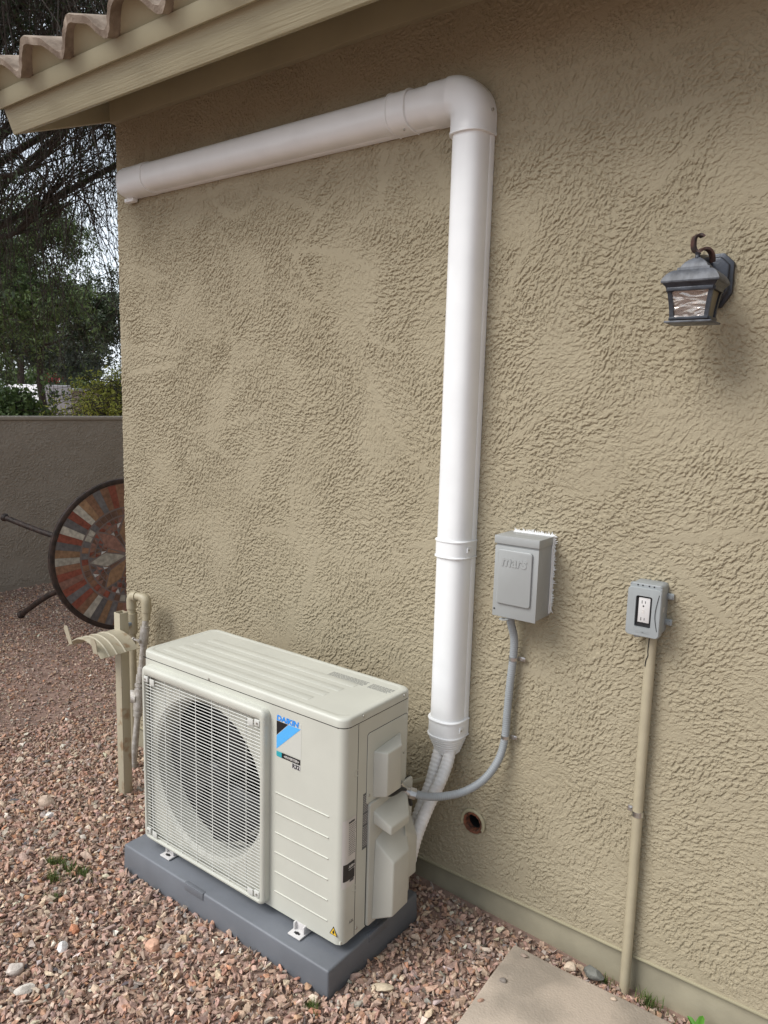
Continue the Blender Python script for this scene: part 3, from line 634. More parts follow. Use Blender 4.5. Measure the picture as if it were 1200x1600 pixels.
for (x, z, dx) in ((GX0+.010, GZ1-.008, 1), (GX1-.010, GZ1-.008, -1), (GX0+.010, GZ0+.022, 1), (GX1-.010, GZ0+.022, -1)):
    b = B(); b.box((x-.010, yg-.001, z-.012), (x+.010, yg+.005, z+.006), .0015); b.box((x+dx*.028-.011, yg+.001, z-.018), (x+dx*.028+.011, yg+.0035, z+.002), .001); cl_ = b.done('grille_clip', 'wire', ac); b = B(); b.cyl((x-.002*dx, yg-.003, z-.003), (x-.002*dx, yg, z-.003), .0032, seg=12); b.done('screw', 'screw', cl_)
# inside: coil, shroud, fan
b = B(); b.box((x0+.02, y1-.045, uz+.012), (.60, y1-.020, zt-.005)); b.box((x0+.006, y0+.08, uz+.012), (x0+.02, y1-.02, zt-.005)); b.done('coil', 'coil', ac)
b = B(); b.box((.604, y0+.01, uz+.012), (.608, y1-.01, zt-.005)); b.done('partition', 'dark', ac)
fan = B(); fan.lathe((fcx, y0+.045, fcz), (0, -1, 0), [(.046, -.03), (.046, .005), (.040, .014), (.02, .018), (0, .018)], 28)
for k_ in range(3):
    pts = []; a0 = R(120*k_+20)
    g_ = []
    for ir in range(8):
        r_ = .040+(.205-.040)*ir/7; row_ = []
        for ia in range(9):
            u_ = ia/8; sp = R(72+14*ir/7); aa = a0+sp*u_+R(10)*(ir/7)**2; yy_ = y0+.03+.05*u_-.012*math.sin(u_*math.pi)
            row_.append(fan.bm.verts.new((fcx+r_*math.cos(aa), yy_, fcz+r_*math.sin(aa))))
        g_.append(row_)
    for i in range(7):
        for j in range(8): fan.bm.faces.new((g_[i][j], g_[i+1][j], g_[i+1][j+1], g_[i][j+1]))
fan.done('fan', 'blade', ac, 50)
b = B(); b.cyl((fcx, y0+.08, fcz), (fcx, y0+.16, fcz), .05); b.box((fcx-.02, y0+.155, uz+.01), (fcx+.02, y0+.165, zt-.01)); b.done('motor', 'dark', ac)
# pressed louvre lines
b = B()
for i in range(6):
    z = .4535-.0600*i; n_ = 3
    b.hexa([(.619, y0+.001, z-.0045), (.817, y0+.001, z-.0045), (.817, y0+.001, z+.0015), (.619, y0+.001, z+.0015), (.619, y0-.0004, z-.0040), (.817, y0-.0004, z-.0040), (.817, y0-.0026, z-.0002), (.619, y0-.0026, z-.0002)], .0004, 1)
b.done('pressed_line', 'beige', ac)
b = B()
for i in range(6):
    z = .4535-.0600*i-.0050; b.box((.620, y0-.0006, z-.0006), (.816, y0+.001, z+.0006))
b.done('pressed_shadow_gap', 'beige_d', ac)
# logo
FX = (1, 0, 0); FZ = (0, 0, 1); yl = y0-.0006
b = B(); b.box((.6225, y0-.0004, .5795), (.715, y0+.001, .678)); lg = b.done('logo_plate', 'silver', ac, 0)
text('brand_lettering', 'DAIKIN', .0205, (.6235, yl-.0003, .6665), FX, FZ, 'blue', lg, bold=.0008, sx=1.19, shear=.08)
def flat(name, pts, m, par, y=yl, ax='y'):
    b = B(); b.prism([(p[0], y, p[1]) for p in pts], (0, -.0003, 0)); return b.done(name, m, par, 0)
flat('logo_black_triangle', [(.6235, .664), (.6235, .6225), (.6665, .664)], 'ink', lg)
flat('logo_blue_band', [(.6235, .6205), (.6235, .5825), (.7130, .664), (.6685, .664)], 'sky', lg)
iv = flat('inverter_badge', [(.6425, .5765), (.6425, .5615), (.7125, .5615), (.7125, .5765)], 'ink', ac, yl)
flat('badge_teal_end', [(.6235, .5765), (.6235, .5640), (.6265, .5615), (.6435, .5615), (.6435, .5765)], 'teal', iv, yl-.0002)
text('badge_lettering', '<INVERTER>', .0096, (.6520, yl-.0006, .5655), FX, FZ, 'paper', iv, bold=.0002, sx=1.06)
rl = flat('refrigerant_badge', [(.6810, .5600), (.6810, .5450), (.7125, .5450), (.7125, .5600)], 'recept', ac, yl)
text('badge_lettering', 'R32', .0170, (.6835, yl-.0005, .5468), FX, FZ, 'ink', rl, bold=.0006, sx=1.0)
wt = flat('warning_triangle', [(.826, .1215), (.854, .1215), (.840, .147)], 'ink', ac, yl)
flat('warning_triangle_face', [(.8292, .1233), (.8508, .1233), (.840, .1430)], 'yellow', wt, yl-.0004)
flat('flame_mark', [(.8375, .1262), (.8425, .1262), (.8440, .1315), (.8405, .1370), (.8370, .1320)], 'ink', wt, yl-.0008)
# side labels (face +x)
def side(name, ya, yb, za, zb, m, par, x=x1+.0004):
    b = B(); b.box((x-.0006, ya, za), (x, yb, zb)); return b.done(name, m, par, 0)
SX = (0, 1, 0)
text('refrigerant_class_lettering', 'A2L', .011, (x1+.0004, -.474, .146), SX, FZ, 'greytxt', ac)
# rating label wraps the corner: flat piece on the side, next to the corner radius
xr = x1+.0012
def wrap_label(name, s0, s1, za, zb, m, par, out_):
    b = B(); n_ = 10; rows = []
    for k_ in range(n_+1):
        s_ = s0+(s1-s0)*k_/n_; ys = y0+RC   # s measured forwards from the seam side at y=-.4535
        y_ = -.4535-s_
        if y_ >= ys: p, nn = V(x1, y_, 0), V(1, 0, 0)
        else:
            t = (ys-y_)/RC; p, nn = V(x1-RC+RC*math.cos(t), ys-RC*math.sin(t), 0), V(math.cos(t), -math.sin(t), 0)
        rows.append([b.bm.verts.new(p+nn*out_+V(0, 0, z)) for z in (za, zb)])
    for r0_, r1_ in zip(rows, rows[1:]): b.bm.faces.new((r0_[0], r1_[0], r1_[1], r0_[1]))
    o = b.done(name, m, par, 60); return o
rt = wrap_label('rating_label', 0, .050, .258, .452, 'paper', ac, .0008)
xr = x1+.0011
text('brand_lettering', 'DAIKIN', .0070, (xr+.0001, -.4840, .4395), SX, FZ, 'ink', rt, bold=.0003)
pb = B()
for i in range(16):
    z = .4340-.0056*i; y_ = -.4825
    while y_ < -.457:
        l_ = rng.uniform(.002, .008); pb.box((xr, y_, z-.0008), (xr+.0002, min(y_+l_, -.4560), z+.0008)); y_ += l_+.0018
pb.done('small_print', 'greytxt', rt, 0)
cbk = wrap_label('certification_patch', .003, .046, .2780, .3270, 'ink', rt, .0012)
text('certification_lettering', 'AHRI', .0098, (xr+.0006, -.4815, .3120), SX, FZ, 'paper', cbk, bold=.0004, sx=.85)
text('certification_lettering', 'CERTIFIED', .0038, (xr+.0006, -.4648+.0005, .3140), SX, FZ, 'paper', cbk, sx=.55)
text('certification_lettering', 'www.ahridirectory.org', .0034, (xr+.0006, -.4815, .3060), SX, FZ, 'paper', cbk, sx=.75)
pb = B()
for i in range(12): pb.box((xr, -.4760+i*.0014, .2700), (xr+.0002, -.4760+i*.0014+.0007, .2780))
pb.done('barcode', 'ink', rt, 0)
wl2 = side('warning_label', -.4250, -.3960, .336, .497, 'greytxt', ac)
for z_, m_ in ((.4100, 'paper'), (.3700, 'paper')): pass
pb = B()
for i in range(30):
    z = .4900-.0050*i; y_ = -.4232
    if i in (10, 17): continue
    while y_ < -.400:
        l_ = rng.uniform(.002, .007); pb.box((x1+.0004, y_, z-.0007), (x1+.0006, min(y_+l_, -.3978), z+.0007)); y_ += l_+.0016
pb.done('small_print', 'paper', wl2, 0)
# seams of the side panels
b = B()
def vline(y_, za, zb, t=.0009): b.box((x1-.001, y_-t, za), (x1+.0003, y_+t, zb))
vline(-.4510, uz+.002, zt-.002); b.done('panel_seam', 'dark', ac)
# hand holds at the seam
for z in (.569, .240):
    b = B(); b.lathe((x1+.0002, -.4560, z), (1, 0, 0), [(.010, -.004), (.0105, .0004), (.009, .0006), (.006, -.001), (0, -.002)], 20); b.done('catch', 'beige_d', ac)
# access panel with conduit hood
def cover_plate(name, ya, yb, za, zb, th, m='beige_d'):
    b = B(); b.prism([(x1-.001, y, z) for y, z in rrect(ya, yb, za, zb, .008)], (th+.001, 0, 0), .0012, 2); return b.done(name, m, ac)
b = B(); b.prism([(x1-.001, y, z) for y, z in rrect(-.4130, -.2290, .4600, .6640, .009)], (.0013, 0, 0)); b.done('access_gap', 'dark', ac)
ap = cover_plate('access_panel', -.4115, -.2305, .4615, .6625, .0016, 'beige')
for y_, z_ in ((-.4020, .4850), (-.2430, .5480)): b = B(); b.lathe((x1+.0016, y_, z_), (1, 0, 0), [(.0042, 0), (.0038, .0020), (0, .0024)], 14); b.done('screw', 'screw', ap)
for y_, z_ in ((-.4330, zt+.0150), (-.2500, zt+.0150)): b = B(); b.lathe((x1+.0015, y_, z_), (1, 0, 0), [(.0042, 0), (.0038, .0020), (0, .0024)], 14); b.done('screw', 'screw', lid)
b = B(); b.lathe((.345, y0-.0015, zt+.006), (0, -1, 0), [(.0042, 0), (.0038, .0020), (0, .0024)], 14); b.done('screw', 'screw', lid)
b = B(); b.lathe((x1, -.4420, .115), (1, 0, 0), [(.0042, 0), (.0038, .0020), (0, .0024)], 14); b.done('screw', 'screw', ac)
b = B(); xo = .903
b.hexa([(x1+.001, -.386, .470), (x1+.001, -.386, .606), (x1+.001, -.262, .618), (x1+.001, -.262, .470), (xo, -.370, .478), (xo, -.370, .604), (xo, -.305, .604), (xo, -.305, .478)], .004, 3)
b.done('conduit_hood', 'beige_d', ap, 30)
# stop valve cover
b = B(); b.prism([(x1-.001, y, z) for y, z in rrect(-.4060, -.200, .0960, .4640, .010)], (.0013, 0, 0)); b.done('access_gap', 'dark', ac)
vc = B(); vc.prism([(x1-.001, y, z) for y, z in rrect(-.4040, -.2010, .0975, .4620, .009)], (.009, 0, 0), .003, 3); vc = vc.done('valve_cover', 'beige_d', ac, 40)
b = B(); xa = x1+.007
b.hexa([(xa, -.388, .398), (xa, -.388, .436), (xa, -.232, .452), (xa, -.232, .398), (.925, -.375, .376), (.925, -.375, .400), (.925, -.290, .400), (.925, -.290, .376)], .004, 3); b.done('upper_lug', 'beige_d', vc, 30)
b = B(); b.hexa([(xa, -.385, .108), (xa, -.378, .345), (xa, -.245, .405), (xa, -.245, .108), (.930, -.366, .132), (.930, -.366, .292), (.930, -.292, .298), (.930, -.292, .136)], .005, 3)
b.done('lower_hood', 'beige_d', vc, 30)
b = B(); b.hexa([(xa, -.248, .150), (xa, -.248, .385), (xa, -.205, .350), (xa, -.205, .150), (.912, -.290, .190), (.912, -.290, .345), (.912, -.228, .300), (.912, -.228, .190)], .004, 3); b.done('side_flange', 'beige_d', vc, 30)
b = B(); b.tube([(.880, -.345, .473), (.884, -.33, .462), (.890, -.31, .462), (.890, -.285, .462), (.884, -.255, .445), (.880, -.232, .420), (.878, -.215, .380)], .0055, 10, 8); b.done('cable', 'rubber', ac)
# feet
for fx in (.155, .722):
    b = B(); zf = .0735
    b.box((fx-.023, y0-.030, zf), (fx+.023, y0+.03, zf+.005), .002); b.box((fx-.020, y0-.010, zf+.003), (fx-.015, y0+.02, uz+.004), .001); b.box((fx+.015, y0-.010, zf+.003), (fx+.020, y0+.02, uz+.004), .001); b.box((fx-.015, y0-.001, zf+.003), (fx+.015, y0+.003, uz+.003), .001)
    ft = b.done('foot', 'recept', ac); b = B(); b.box((fx-.010, y0-.019, zf+.0048), (fx+.010, y0-.012, zf+.0054), .0002); b.cyl((fx, y0-.0155, zf+.005), (fx, y0-.0155, zf+.0056), .0055); b.done('bolt_slot', 'dark', ft)
    b = B(); b.box((fx-.02, y1-.03, zf), (fx+.02, y1+.01, uz+.002), .001); b.done('foot', 'recept', ac)
# pad
b = B(); pzt = .0716
b.hexa([(-.0165, -.5735, -.03), (.880, -.5735, -.03), (.880, -.160, -.03), (-.0165, -.160, -.03), (-.0137, -.5702, pzt), (.8764, -.5702, pzt), (.8764, -.1609, pzt), (-.0137, -.1609, pzt)], .006, 3)
pd = b.done('equipment_pad', 'pad'); tag(pd, 'dark blue grey plastic pad under the outdoor air conditioner', 'pad')
for xa_, xb_ in ((.30, .385),):
    b = B(); b.box((xa_, -.5735, .050), (xb_, -.560, pzt+.0012), .0015); b.done('moulded_tab', 'pad', pd)
b = B(); b.box((.868, -.40, .050), (.8785, -.315, pzt+.0012), .0015); b.done('moulded_tab', 'pad', pd)

# ================================================================ DISCONNECT BOX
db = thing('disconnect_box', 'grey metal electrical disconnect box with white caulk on the wall', 'electrical box', (1.11, 0, 1.06))
bx0, bx1, bz0, bz1, byf = 1.048, 1.178, .957, 1.183, -.094
b = B(); b.box((bx0+.002, byf, bz0+.003), (bx1-.002, .004, bz1-.012), .002); body = b.done('body', 'grey', db)
b = B(); b.box((bx0-.002, byf-.006, bz1-.022), (bx1+.001, .002, bz1), .0012); b.done('rain_cap', 'grey', db)
b = B(); b.box((bx0, byf-.0035, bz0), (bx1, byf-.0005, bz1-.028), .0012); dr = b.done('door', 'grey', db)
b = B(); b.prism([(x, byf-.0035, z) for x, z in rrect(bx0+.012, bx1-.016, bz0+.038, bz1-.036, .008)], (0, -.0065, 0), .003, 3); pn = b.done('raised_panel', 'grey', dr)
tm = text('brand_lettering', 'mars', .043, (bx0+.024, byf-.0108, bz1-.080), FX, FZ, 'grey', pn, ext=.0007, bold=.0012, sx=.88, shear=.15)
b = B(); b.lathe((bx0+.039, byf-.008, bz0-.005), (0, 0, 1), [(.0045, 0), (.0125, 0), (.0125, .002), (.0045, .002)], 20)
for f in [f for f in b.bm.faces if len(f.verts) > 10]: b.bm.faces.remove(f)
b.done('lock_hasp', 'grey', dr); b = B(); b.cyl((bx0+.006, byf-.0045, bz0+.02), (bx0+.006, byf-.003, bz0+.02), .0025, seg=10); b.done('screw', 'dark', dr)
b = B(); b.cyl((bx1-.003, -.045, bz0+.035), (bx1-.0015, -.045, bz0+.035), .012); b.done('knockout', 'grey', body)
ck = B()
for i in range(130):
    if i < 62: x_, z_ = bx0+.012+.118*i/61, bz1+.001; d_ = V(rng.normal(0, .35), -.2, 1)
    else: x_, z_ = bx1+.001, bz1-.21*(i-62)/67; d_ = V(1, -.2, rng.normal(0, .35))
    p = V(x_, -.006, z_); L_ = rng.uniform(.003, .0115); d_.normalize(); ck.tube([p-d_*.004, p+d_*L_*.6, p+d_*L_+V(rng.normal(0, .0015), 0, rng.normal(0, .0015))], lambda t: .0022*(1-t*.8), 5)
ck.box((bx0+.010, -.014, bz1-.003), (bx1+.002, .002, bz1+.0018), .0008); ck.box((bx1-.002, -.014, bz0+.010), (bx1+.0018, .002, bz1+.002), .0008)
ck.done('caulk_bead', 'caulk', db, 60)
# flexible conduit
fcx_ = [(1.078, -.045, .965), (1.079, -.042, .93), (1.085, -.028, .88), (1.083, -.023, .82), (1.077, -.022, .74), (1.073, -.022, .65), (1.071, -.024, .575), (1.062, -.040, .510), (1.034, -.070, .452), (.995, -.115, .419), (.955, -.165, .412), (.925, -.205, .418), (.898, -.236, .431)]
b = B(); b.tube(fcx_, .0110, 14, 10, ribs=(.0064, .055)); fc = tag(b.done('flexible_conduit', 'greyp'), 'grey ribbed flexible conduit curving from disconnect box to air conditioner', 'conduit')
b = B(); b.cyl((.903, -.232, .429), (.890, -.243, .434), .0165, seg=8); b.cyl((.891, -.242, .434), (.884, -.248, .437), .013); b.tube([(.888, -.245, .435), (.876, -.255, .446), (.868, -.262, .462)], .0115, 14, 6); b.done('connector', 'metal', fc)
for z_, x_ in ((.818, 1.083), (.578, 1.0712)):
    b = B(); b.lathe((x_, -.023, z_-.005), (0, 0, 1), [(.0128, 0), (.0128, .010), (.0115, .010), (.0115, 0)], 20); b.box((x_+.010, -.012, z_-.006), (x_+.032, -.0095, z_+.006), .001); b.cyl((x_+.023, -.0165, z_), (x_+.023, -.010, z_), .0045, seg=8); b.done('clamp', 'metal', fc)

# ================================================================ OUTLET BOX + CONDUIT
ob = thing('outlet_box', 'grey weatherproof outlet box with white double socket behind window', 'outlet', (1.45, 0, 1.04))
ox0, ox1, oz0, oz1 = 1.408, 1.492, .972, 1.106
b = B(); b.prism([(x, .002, z) for x, z in rrect(ox0+.003, ox1-.003, oz0+.003, oz1-.001, .010)], (0, -.047, 0), .0015, 2); ob_b = b.done('body', 'outlet', ob)
def ringplate(name, outer_, inner_, yf, yb, m, par, bulge=0):
    b = B(); n_ = len(outer_); A_ = [b.bm.verts.new((x, yb, z)) for x, z in outer_]; C0 = [b.bm.verts.new((x, yf+.003, z)) for x, z in outer_]
    oc = (sum(p[0] for p in outer_)/n_, sum(p[1] for p in outer_)/n_)
    C_ = [b.bm.verts.new((oc[0]+(x-oc[0])*.955, yf, oc[1]+(z-oc[1])*.97)) for x, z in outer_]
    D_i = [b.bm.verts.new((x, yf-bulge, z)) for x, z in inner_]; E_ = [b.bm.verts.new((x, yf+.007, z)) for x, z in inner_]
    for r0_, r1_ in ((A_, C0), (C0, C_), (C_, D_i), (D_i, E_)):
        for i in range(n_): b.bm.faces.new((r0_[i], r0_[(i+1) % n_], r1_[(i+1) % n_], r1_[i]))
    return b.done(name, m, par, 30)
cv = ringplate('cover', rrect(ox0, ox1, oz0, oz1-.010, .010, 6), rrect(ox0+.022, ox1-.022, oz0+.024, oz1-.030, .005, 6), -.066, -.044, 'outlet', ob, .001)
b = B(); b.prism([(x, -.046, z) for x, z in rrect(ox0+.002, ox1-.002, oz1-.020, oz1, .006)], (0, -.012, 0), .003, 2)
cv2 = b.done('hinge_cap', 'outlet', cv)
b = B()
for dx in (.022, .034, .050, .062): b.cyl((ox0+dx, -.0590, oz1-.0055), (ox0+dx, -.0575, oz1-.0050), .0020, seg=8)
b.done('hinge_slot', 'dark', cv)
b = B(); b.box((ox0+.022, -.060, oz0+.024), (ox1-.023, -.0555, oz1-.030)); b.done('window_well', 'dark', ob)
b = B(); b.box((ox0+.0285, -.0630, oz0+.036), (ox1-.0275, -.0595, oz1-.035), .0008); rc = b.done('receptacle', 'recept', ob)
for zc in (1.056, 1.013):
    sl_ = B(); sl_.box((1.4438, -.0633, zc), (1.4454, -.0628, zc+.008)); sl_.box((1.4520, -.0633, zc+.001), (1.4536, -.0628, zc+.007)); sl_.cyl((1.4487, -.0633, zc-.006), (1.4487, -.0628, zc-.006), .0022, seg=10); sl_.box((1.4440, -.0629, zc-.004), (1.4534, -.0628, zc+.004)); sl_.done('socket', 'dark', rc, 0)
b = B(); b.box((1.4455, -.0634, 1.0375), (1.4520, -.0628, 1.0415), .0002); b.box((1.4455, -.0634, 1.0320), (1.4520, -.0628, 1.0360), .0002); b.done('test_button', 'paper', rc)
text('cover_lettering', 'TAYMAC', .0085, (1.4330, -.0668, oz0+.010), FX, FZ, 'outlet', cv, ext=.0003, bold=.0003)
b = B(); b.prism([(x, -.0665, z) for x, z in rrect(1.432, 1.462, oz1-.030, oz1-.020, .0045)], (0, -.0006, 0)); b.done('embossed_oval', 'outlet', cv)
b = B(); b.tube([(ox1-.006+.006*0, -.0665, oz0+.02), (ox1-.012, -.0675, oz0+.05), (ox1-.012, -.0675, oz0+.075), (ox1-.006, -.0665, oz1-.022)], .0008, 6, 6); b.done('cover_seam', 'dark', cv)
for x_, z_ in ((ox1+.004, 1.072), (ox1+.004, 1.006), (ox0-.005, 1.012)):
    b = B(); b.box((x_-.009, -.010, z_-.008), (x_+.009, -.003, z_+.008), .002); b.cyl((x_+.002, -.015, z_), (x_+.002, -.009, z_), .0045, seg=10); b.done('mounting_ear', 'outlet', ob)
b = B(); b.box((ox0+.020, -.055, oz0-.006), (ox0+.034, -.045, oz0+.004), .001); b.done('latch', 'outlet', ob)
b = B(); b.box((ox1-.0035, -.035, 1.035), (ox1-.0028, -.028, 1.048)); b.done('sticker', 'recept', ob_b, 0)
b = B(); b.tube([(1.463, -.022, .99), (1.4630, -.022, .60), (1.4655, -.022, .30), (1.4665, -.022, -.06)], .0135, 20, 8)
tc_ = tag(b.done('metal_conduit', 'tanpipe'), 'tan painted conduit running from the outlet box down to the gravel', 'conduit')
b = B(); b.lathe((1.464, -.0215, .478), (0, 0, 1), [(.0150, 0), (.0150, .014), (.0138, .014), (.0138, 0)], 20); b.box((1.434, -.0125, .478), (1.455, -.0095, .494), .001); b.cyl((1.441, -.017, .486), (1.441, -.0115, .486), .005, seg=8); b.done('clamp', 'metal', tc_)
b = B(); b.tube([(1.4615, -.0365, .965), (1.4600, -.0363, .930), (1.4612, -.0363, .918), (1.4570, -.0360, .905), (1.4555, -.0352, .888)], .0012, 6, 4); b.done('paint_crack', 'dark', tc_)

# ================================================================ WALL LANTERN
ln_ = thing('wall_lantern', 'weathered black metal wall lantern with crinkled foil like glass', 'wall lamp', (1.53, 0, 1.82))
LX, LY = 1.522, -.118; DY = .82
b = B(); pl = [(-.030, .062), (.022, .062), (.045, .040), (.045, -.028), (.024, -.060), (-.022, -.060), (-.046, -.028), (-.046, .040)]; bpx = 1.530; bpz = 1.830
b.prism([(bpx+x, .002, bpz+z) for x, z in pl], (0, -.014, 0), .002, 2); b.prism([(bpx+x*.84, -.011, bpz+z*.86) for x, z in pl], (0, -.011, 0), .005, 3); b.done('backplate', 'black', ln_)
b = B(); b.box((LX-.016, -.10, 1.822), (LX+.018, -.015, 1.850), .004); b.tube([(LX, -.015, 1.862), (LX, -.04, 1.875), (LX, -.085, 1.870), (LX, -.105, 1.862)], .009, 10, 6); b.done('arm', 'black', ln_)
def frust(bb, zs, ws, bev=0):
    pr_ = [(1, -1), (1, 1), (-1, 1), (-1, -1)]; bb.sweep([(p[0], p[1]*DY) for p in pr_], [((LX, LY, z), (1, 0, 0), (0, 1, 0), w_, w_) for z, w_ in zip(zs, ws)]); return bb
b = B(); frust(b, [1.808, 1.8105, 1.8135, 1.820, 1.828, 1.8345, 1.8375, 1.838, 1.844, 1.8445, 1.850, 1.856, 1.862, 1.866], [.056, .0605, .0612, .0585, .053, .046, .040, .0345, .0335, .0285, .026, .021, .0135, .007]); b.done('roof', 'roofm', ln_, 22)
b = B(); frust(b, [1.797, 1.802, 1.8085], [.050, .052, .0575]); b.done('roof_rim', 'black', ln_, 30)
b = B(); b.lathe((LX, LY, 1.864), (0, 0, 1), [(.009, 0), (.006, .003), (.0050, .008), (.0068, .012), (.005, .014), (0, .015)], 12); b.done('finial', 'black', ln_)
b = B(); pp = catmull([V(LX+.026, LY+.024, 1.858), V(LX+.026, LY+.016, 1.872), V(LX+.020, LY+.008, 1.883), V(LX+.010, LY+.002, 1.885), V(LX+.000, LY, 1.879), V(LX-.008, LY-.001, 1.884), V(LX-.0105, LY-.002, 1.897), V(LX-.008, LY-.004, 1.909), V(LX+.001, LY-.005, 1.914), V(LX+.009, LY-.004, 1.909)], 6)
sw = V(.80, -.55, .25).normalized()
b.sweep([(.0078, .0024), (-.0078, .0024), (-.0078, -.0024), (.0078, -.0024)], [(p, (.72, -.69, 0), ((pp[min(i+1, len(pp)-1)]-pp[max(i-1, 0)]).cross(V(.72, -.69, 0))).normalized(), 1, 1.1) for i, p in enumerate(pp)]); b.done('scroll', 'rustm', ln_, 40)
wt_, wb_, zt_, zb_ = .0490, .0405, 1.799, 1.731
def cw(z): return wb_+(wt_-wb_)*max(0, (z-zb_)/(zt_-zb_))**1.6
b = B()
for sx_ in (-1, 1):
    for sy_ in (-1, 1):
        zz = np.linspace(zb_, zt_, 7)
        b.sweep([(.0045, -.0045), (.0045, .0045), (-.0045, .0045), (-.0045, -.0045)], [((LX+sx_*(cw(z)-.004), LY+sy_*(cw(z)*DY-.004), z), (1, 0, 0), (0, 1, 0), 1, 1) for z in zz])
for z, h_ in ((zt_-.003, .004), (zb_+.003, .0030)):
    w_ = cw(z); d_ = w_*DY
    for s_ in (-1, 1): b.box((LX-w_, LY+s_*d_-.0035, z-h_), (LX+w_, LY+s_*d_+.0035, z+h_), .0005); b.box((LX+s_*w_-.0035, LY-d_+.004, z-h_), (LX+s_*w_+.0035, LY+d_-.004, z+h_), .0005)
b.done('frame', 'black', ln_)
for nm, s_, ax, m_ in (('front_pane', -1, 0, 'glass'), ('back_pane', 1, 0, 'glassside'), ('side_pane', 1, 1, 'glassside'), ('side_pane', -1, 1, 'glassside')):
    b = B(); zz = np.linspace(zb_, zt_, 6); rows = []
    for z in zz:
        c_ = cw(z)-.005
        if ax == 0: pa, pb_ = (LX-c_, LY+s_*(cw(z)*DY-.004), z), (LX+c_, LY+s_*(cw(z)*DY-.004), z)
        else: pa, pb_ = (LX+s_*(cw(z)-.004), LY-c_*DY, z), (LX+s_*(cw(z)-.004), LY+c_*DY, z)
        rows.append((b.bm.verts.new(pa), b.bm.verts.new(pb_)))
    for r0_, r1_ in zip(rows, rows[1:]): b.bm.faces.new((r0_[0], r0_[1], r1_[1], r1_[0]))
    r_ = bmesh.ops.solidify(b.bm, geom=b.bm.faces[:], thickness=.0015); b.done(nm, m_, ln_, 40)
b = B(); b.box((LX-.0500, LY-.042, 1.7245), (LX+.0500, LY+.042, 1.7285), .0008); b.done('base_tray', 'roofm', ln_)

# ================================================================ HOSE HOLDER POST
hp = thing('hose_holder', 'tan steel post with curved hose hanger standing in the gravel', 'hose holder', (-.40, -.303, 0))
hx, hy = -.401, -.303
b = B()
t_ = .003; h2 = .0185
b.box((hx-h2, hy-h2, -.08), (hx+h2, hy-h2+t_, .727), .0008); b.box((hx-h2, hy+h2-t_, -.08), (hx+h2, hy+h2, .727), .0008); b.box((hx-h2, hy-h2+t_, -.08), (hx-h2+t_, hy+h2-t_, .727), .0008); b.box((hx+h2-t_, hy-h2+t_, -.08), (hx+h2, hy+h2-t_, .727), .0008)
b.box((hx-h2+.003, hy-h2+.003, .5), (hx+h2-.003, hy+h2-.003, .62)); b.done('post', 'tanworn', hp)
b = B(); rs_ = .145; zc_ = .520; prof_ = []
ya_, yb_ = -.470, -.320
ang_ = [R(138-96*i/24) for i in range(25)]
cols_ = [(ya_, 0), (ya_+.012, .003), (ya_+.030, 0), (ya_+.034, .0025), (ya_+.040, 0), (ya_+.060, 0), (ya_+.064, .0025), (ya_+.070, 0), (ya_+.095, 0), (ya_+.099, .0025), (ya_+.105, 0), (yb_, 0)]
g0 = [[b.bm.verts.new((hx+.018+math.cos(a)*(rs_+q), y_, zc_+.0+math.sin(a)*(rs_+q)*1.0)) for y_, q in cols_] for a in ang_]
g1 = [[b.bm.verts.new((hx+.018+math.cos(a)*(rs_+q-.0025), y_, zc_+.0+math.sin(a)*(rs_+q-.0025))) for y_, q in cols_] for a in ang_]
nc_ = len(cols_)
for i in range(24):
    for j in range(nc_-1): b.bm.faces.new((g0[i][j], g0[i+1][j], g0[i+1][j+1], g0[i][j+1])); b.bm.faces.new((g1[i][j], g1[i][j+1], g1[i+1][j+1], g1[i+1][j]))
    b.bm.faces.new((g0[i][0], g1[i][0], g1[i+1][0], g0[i+1][0])); b.bm.faces.new((g0[i][-1], g0[i+1][-1], g1[i+1][-1], g1[i][-1]))
for i in (0, 24):
    for j in range(nc_-1): b.bm.faces.new((g0[i][j], g0[i][j+1], g1[i][j+1], g1[i][j]))
b.done('saddle', 'tanworn', hp, 30)
def tab(xb, zb2, tilt, h_, w_, yb2=-.470):
    b = B(); pts = [(-w_*.8, 0), (w_*.8, 0), (w_, h_*.75)]+[(w_*math.cos(t), h_*.78+w_*math.sin(t)) for t in np.linspace(.2, math.pi-.2, 7)]+[(-w_, h_*.75)]
    q = [V(xb+x*math.cos(tilt)+z*math.sin(tilt), yb2-.010*z/h_*.8, zb2-x*math.sin(tilt)+z*math.cos(tilt)) for x, z in pts]; b.prism(q, (0, .003, 0)); b.done('hose_stop', 'tanworn', hp)
tab(-.468, .628, -.30, .075, .013); tab(-.310, .628, -.05, .055, .016)

# ================================================================ WATER PIPES
wp = thing('backflow_pipes', 'tan and galvanised water pipes looping up beside the house corner', 'water pipe', (-.6, -.1, 0))
b = B(); b.tube([(-.640, -.100, -.08), (-.636, -.100, .30), (-.632, -.100, .665), (-.632, -.100, .690), (-.622, -.100, .706), (-.600, -.097, .712), (-.570, -.093, .712), (-.552, -.090, .704), (-.545, -.090, .690), (-.545, -.091, .62)], .0165, 16, 5)
up_ = b.done('riser_pipe', 'tanpipe', wp)
b = B(); b.cyl((-.632, -.100, .55), (-.632, -.100, .635), .0225); b.cyl((-.632, -.100, .590), (-.632, -.145, .590), .019); b.tube([(-.632, -.1, .655), (-.632, -.1, .692), (-.620, -.099, .708), (-.598, -.097, .712)], .0205, 14, 5); b.tube([(-.568, -.093, .712), (-.552, -.0905, .706), (-.545, -.090, .692), (-.545, -.090, .655)], .0205, 14, 5); b.done('fitting', 'tanpipe', wp)
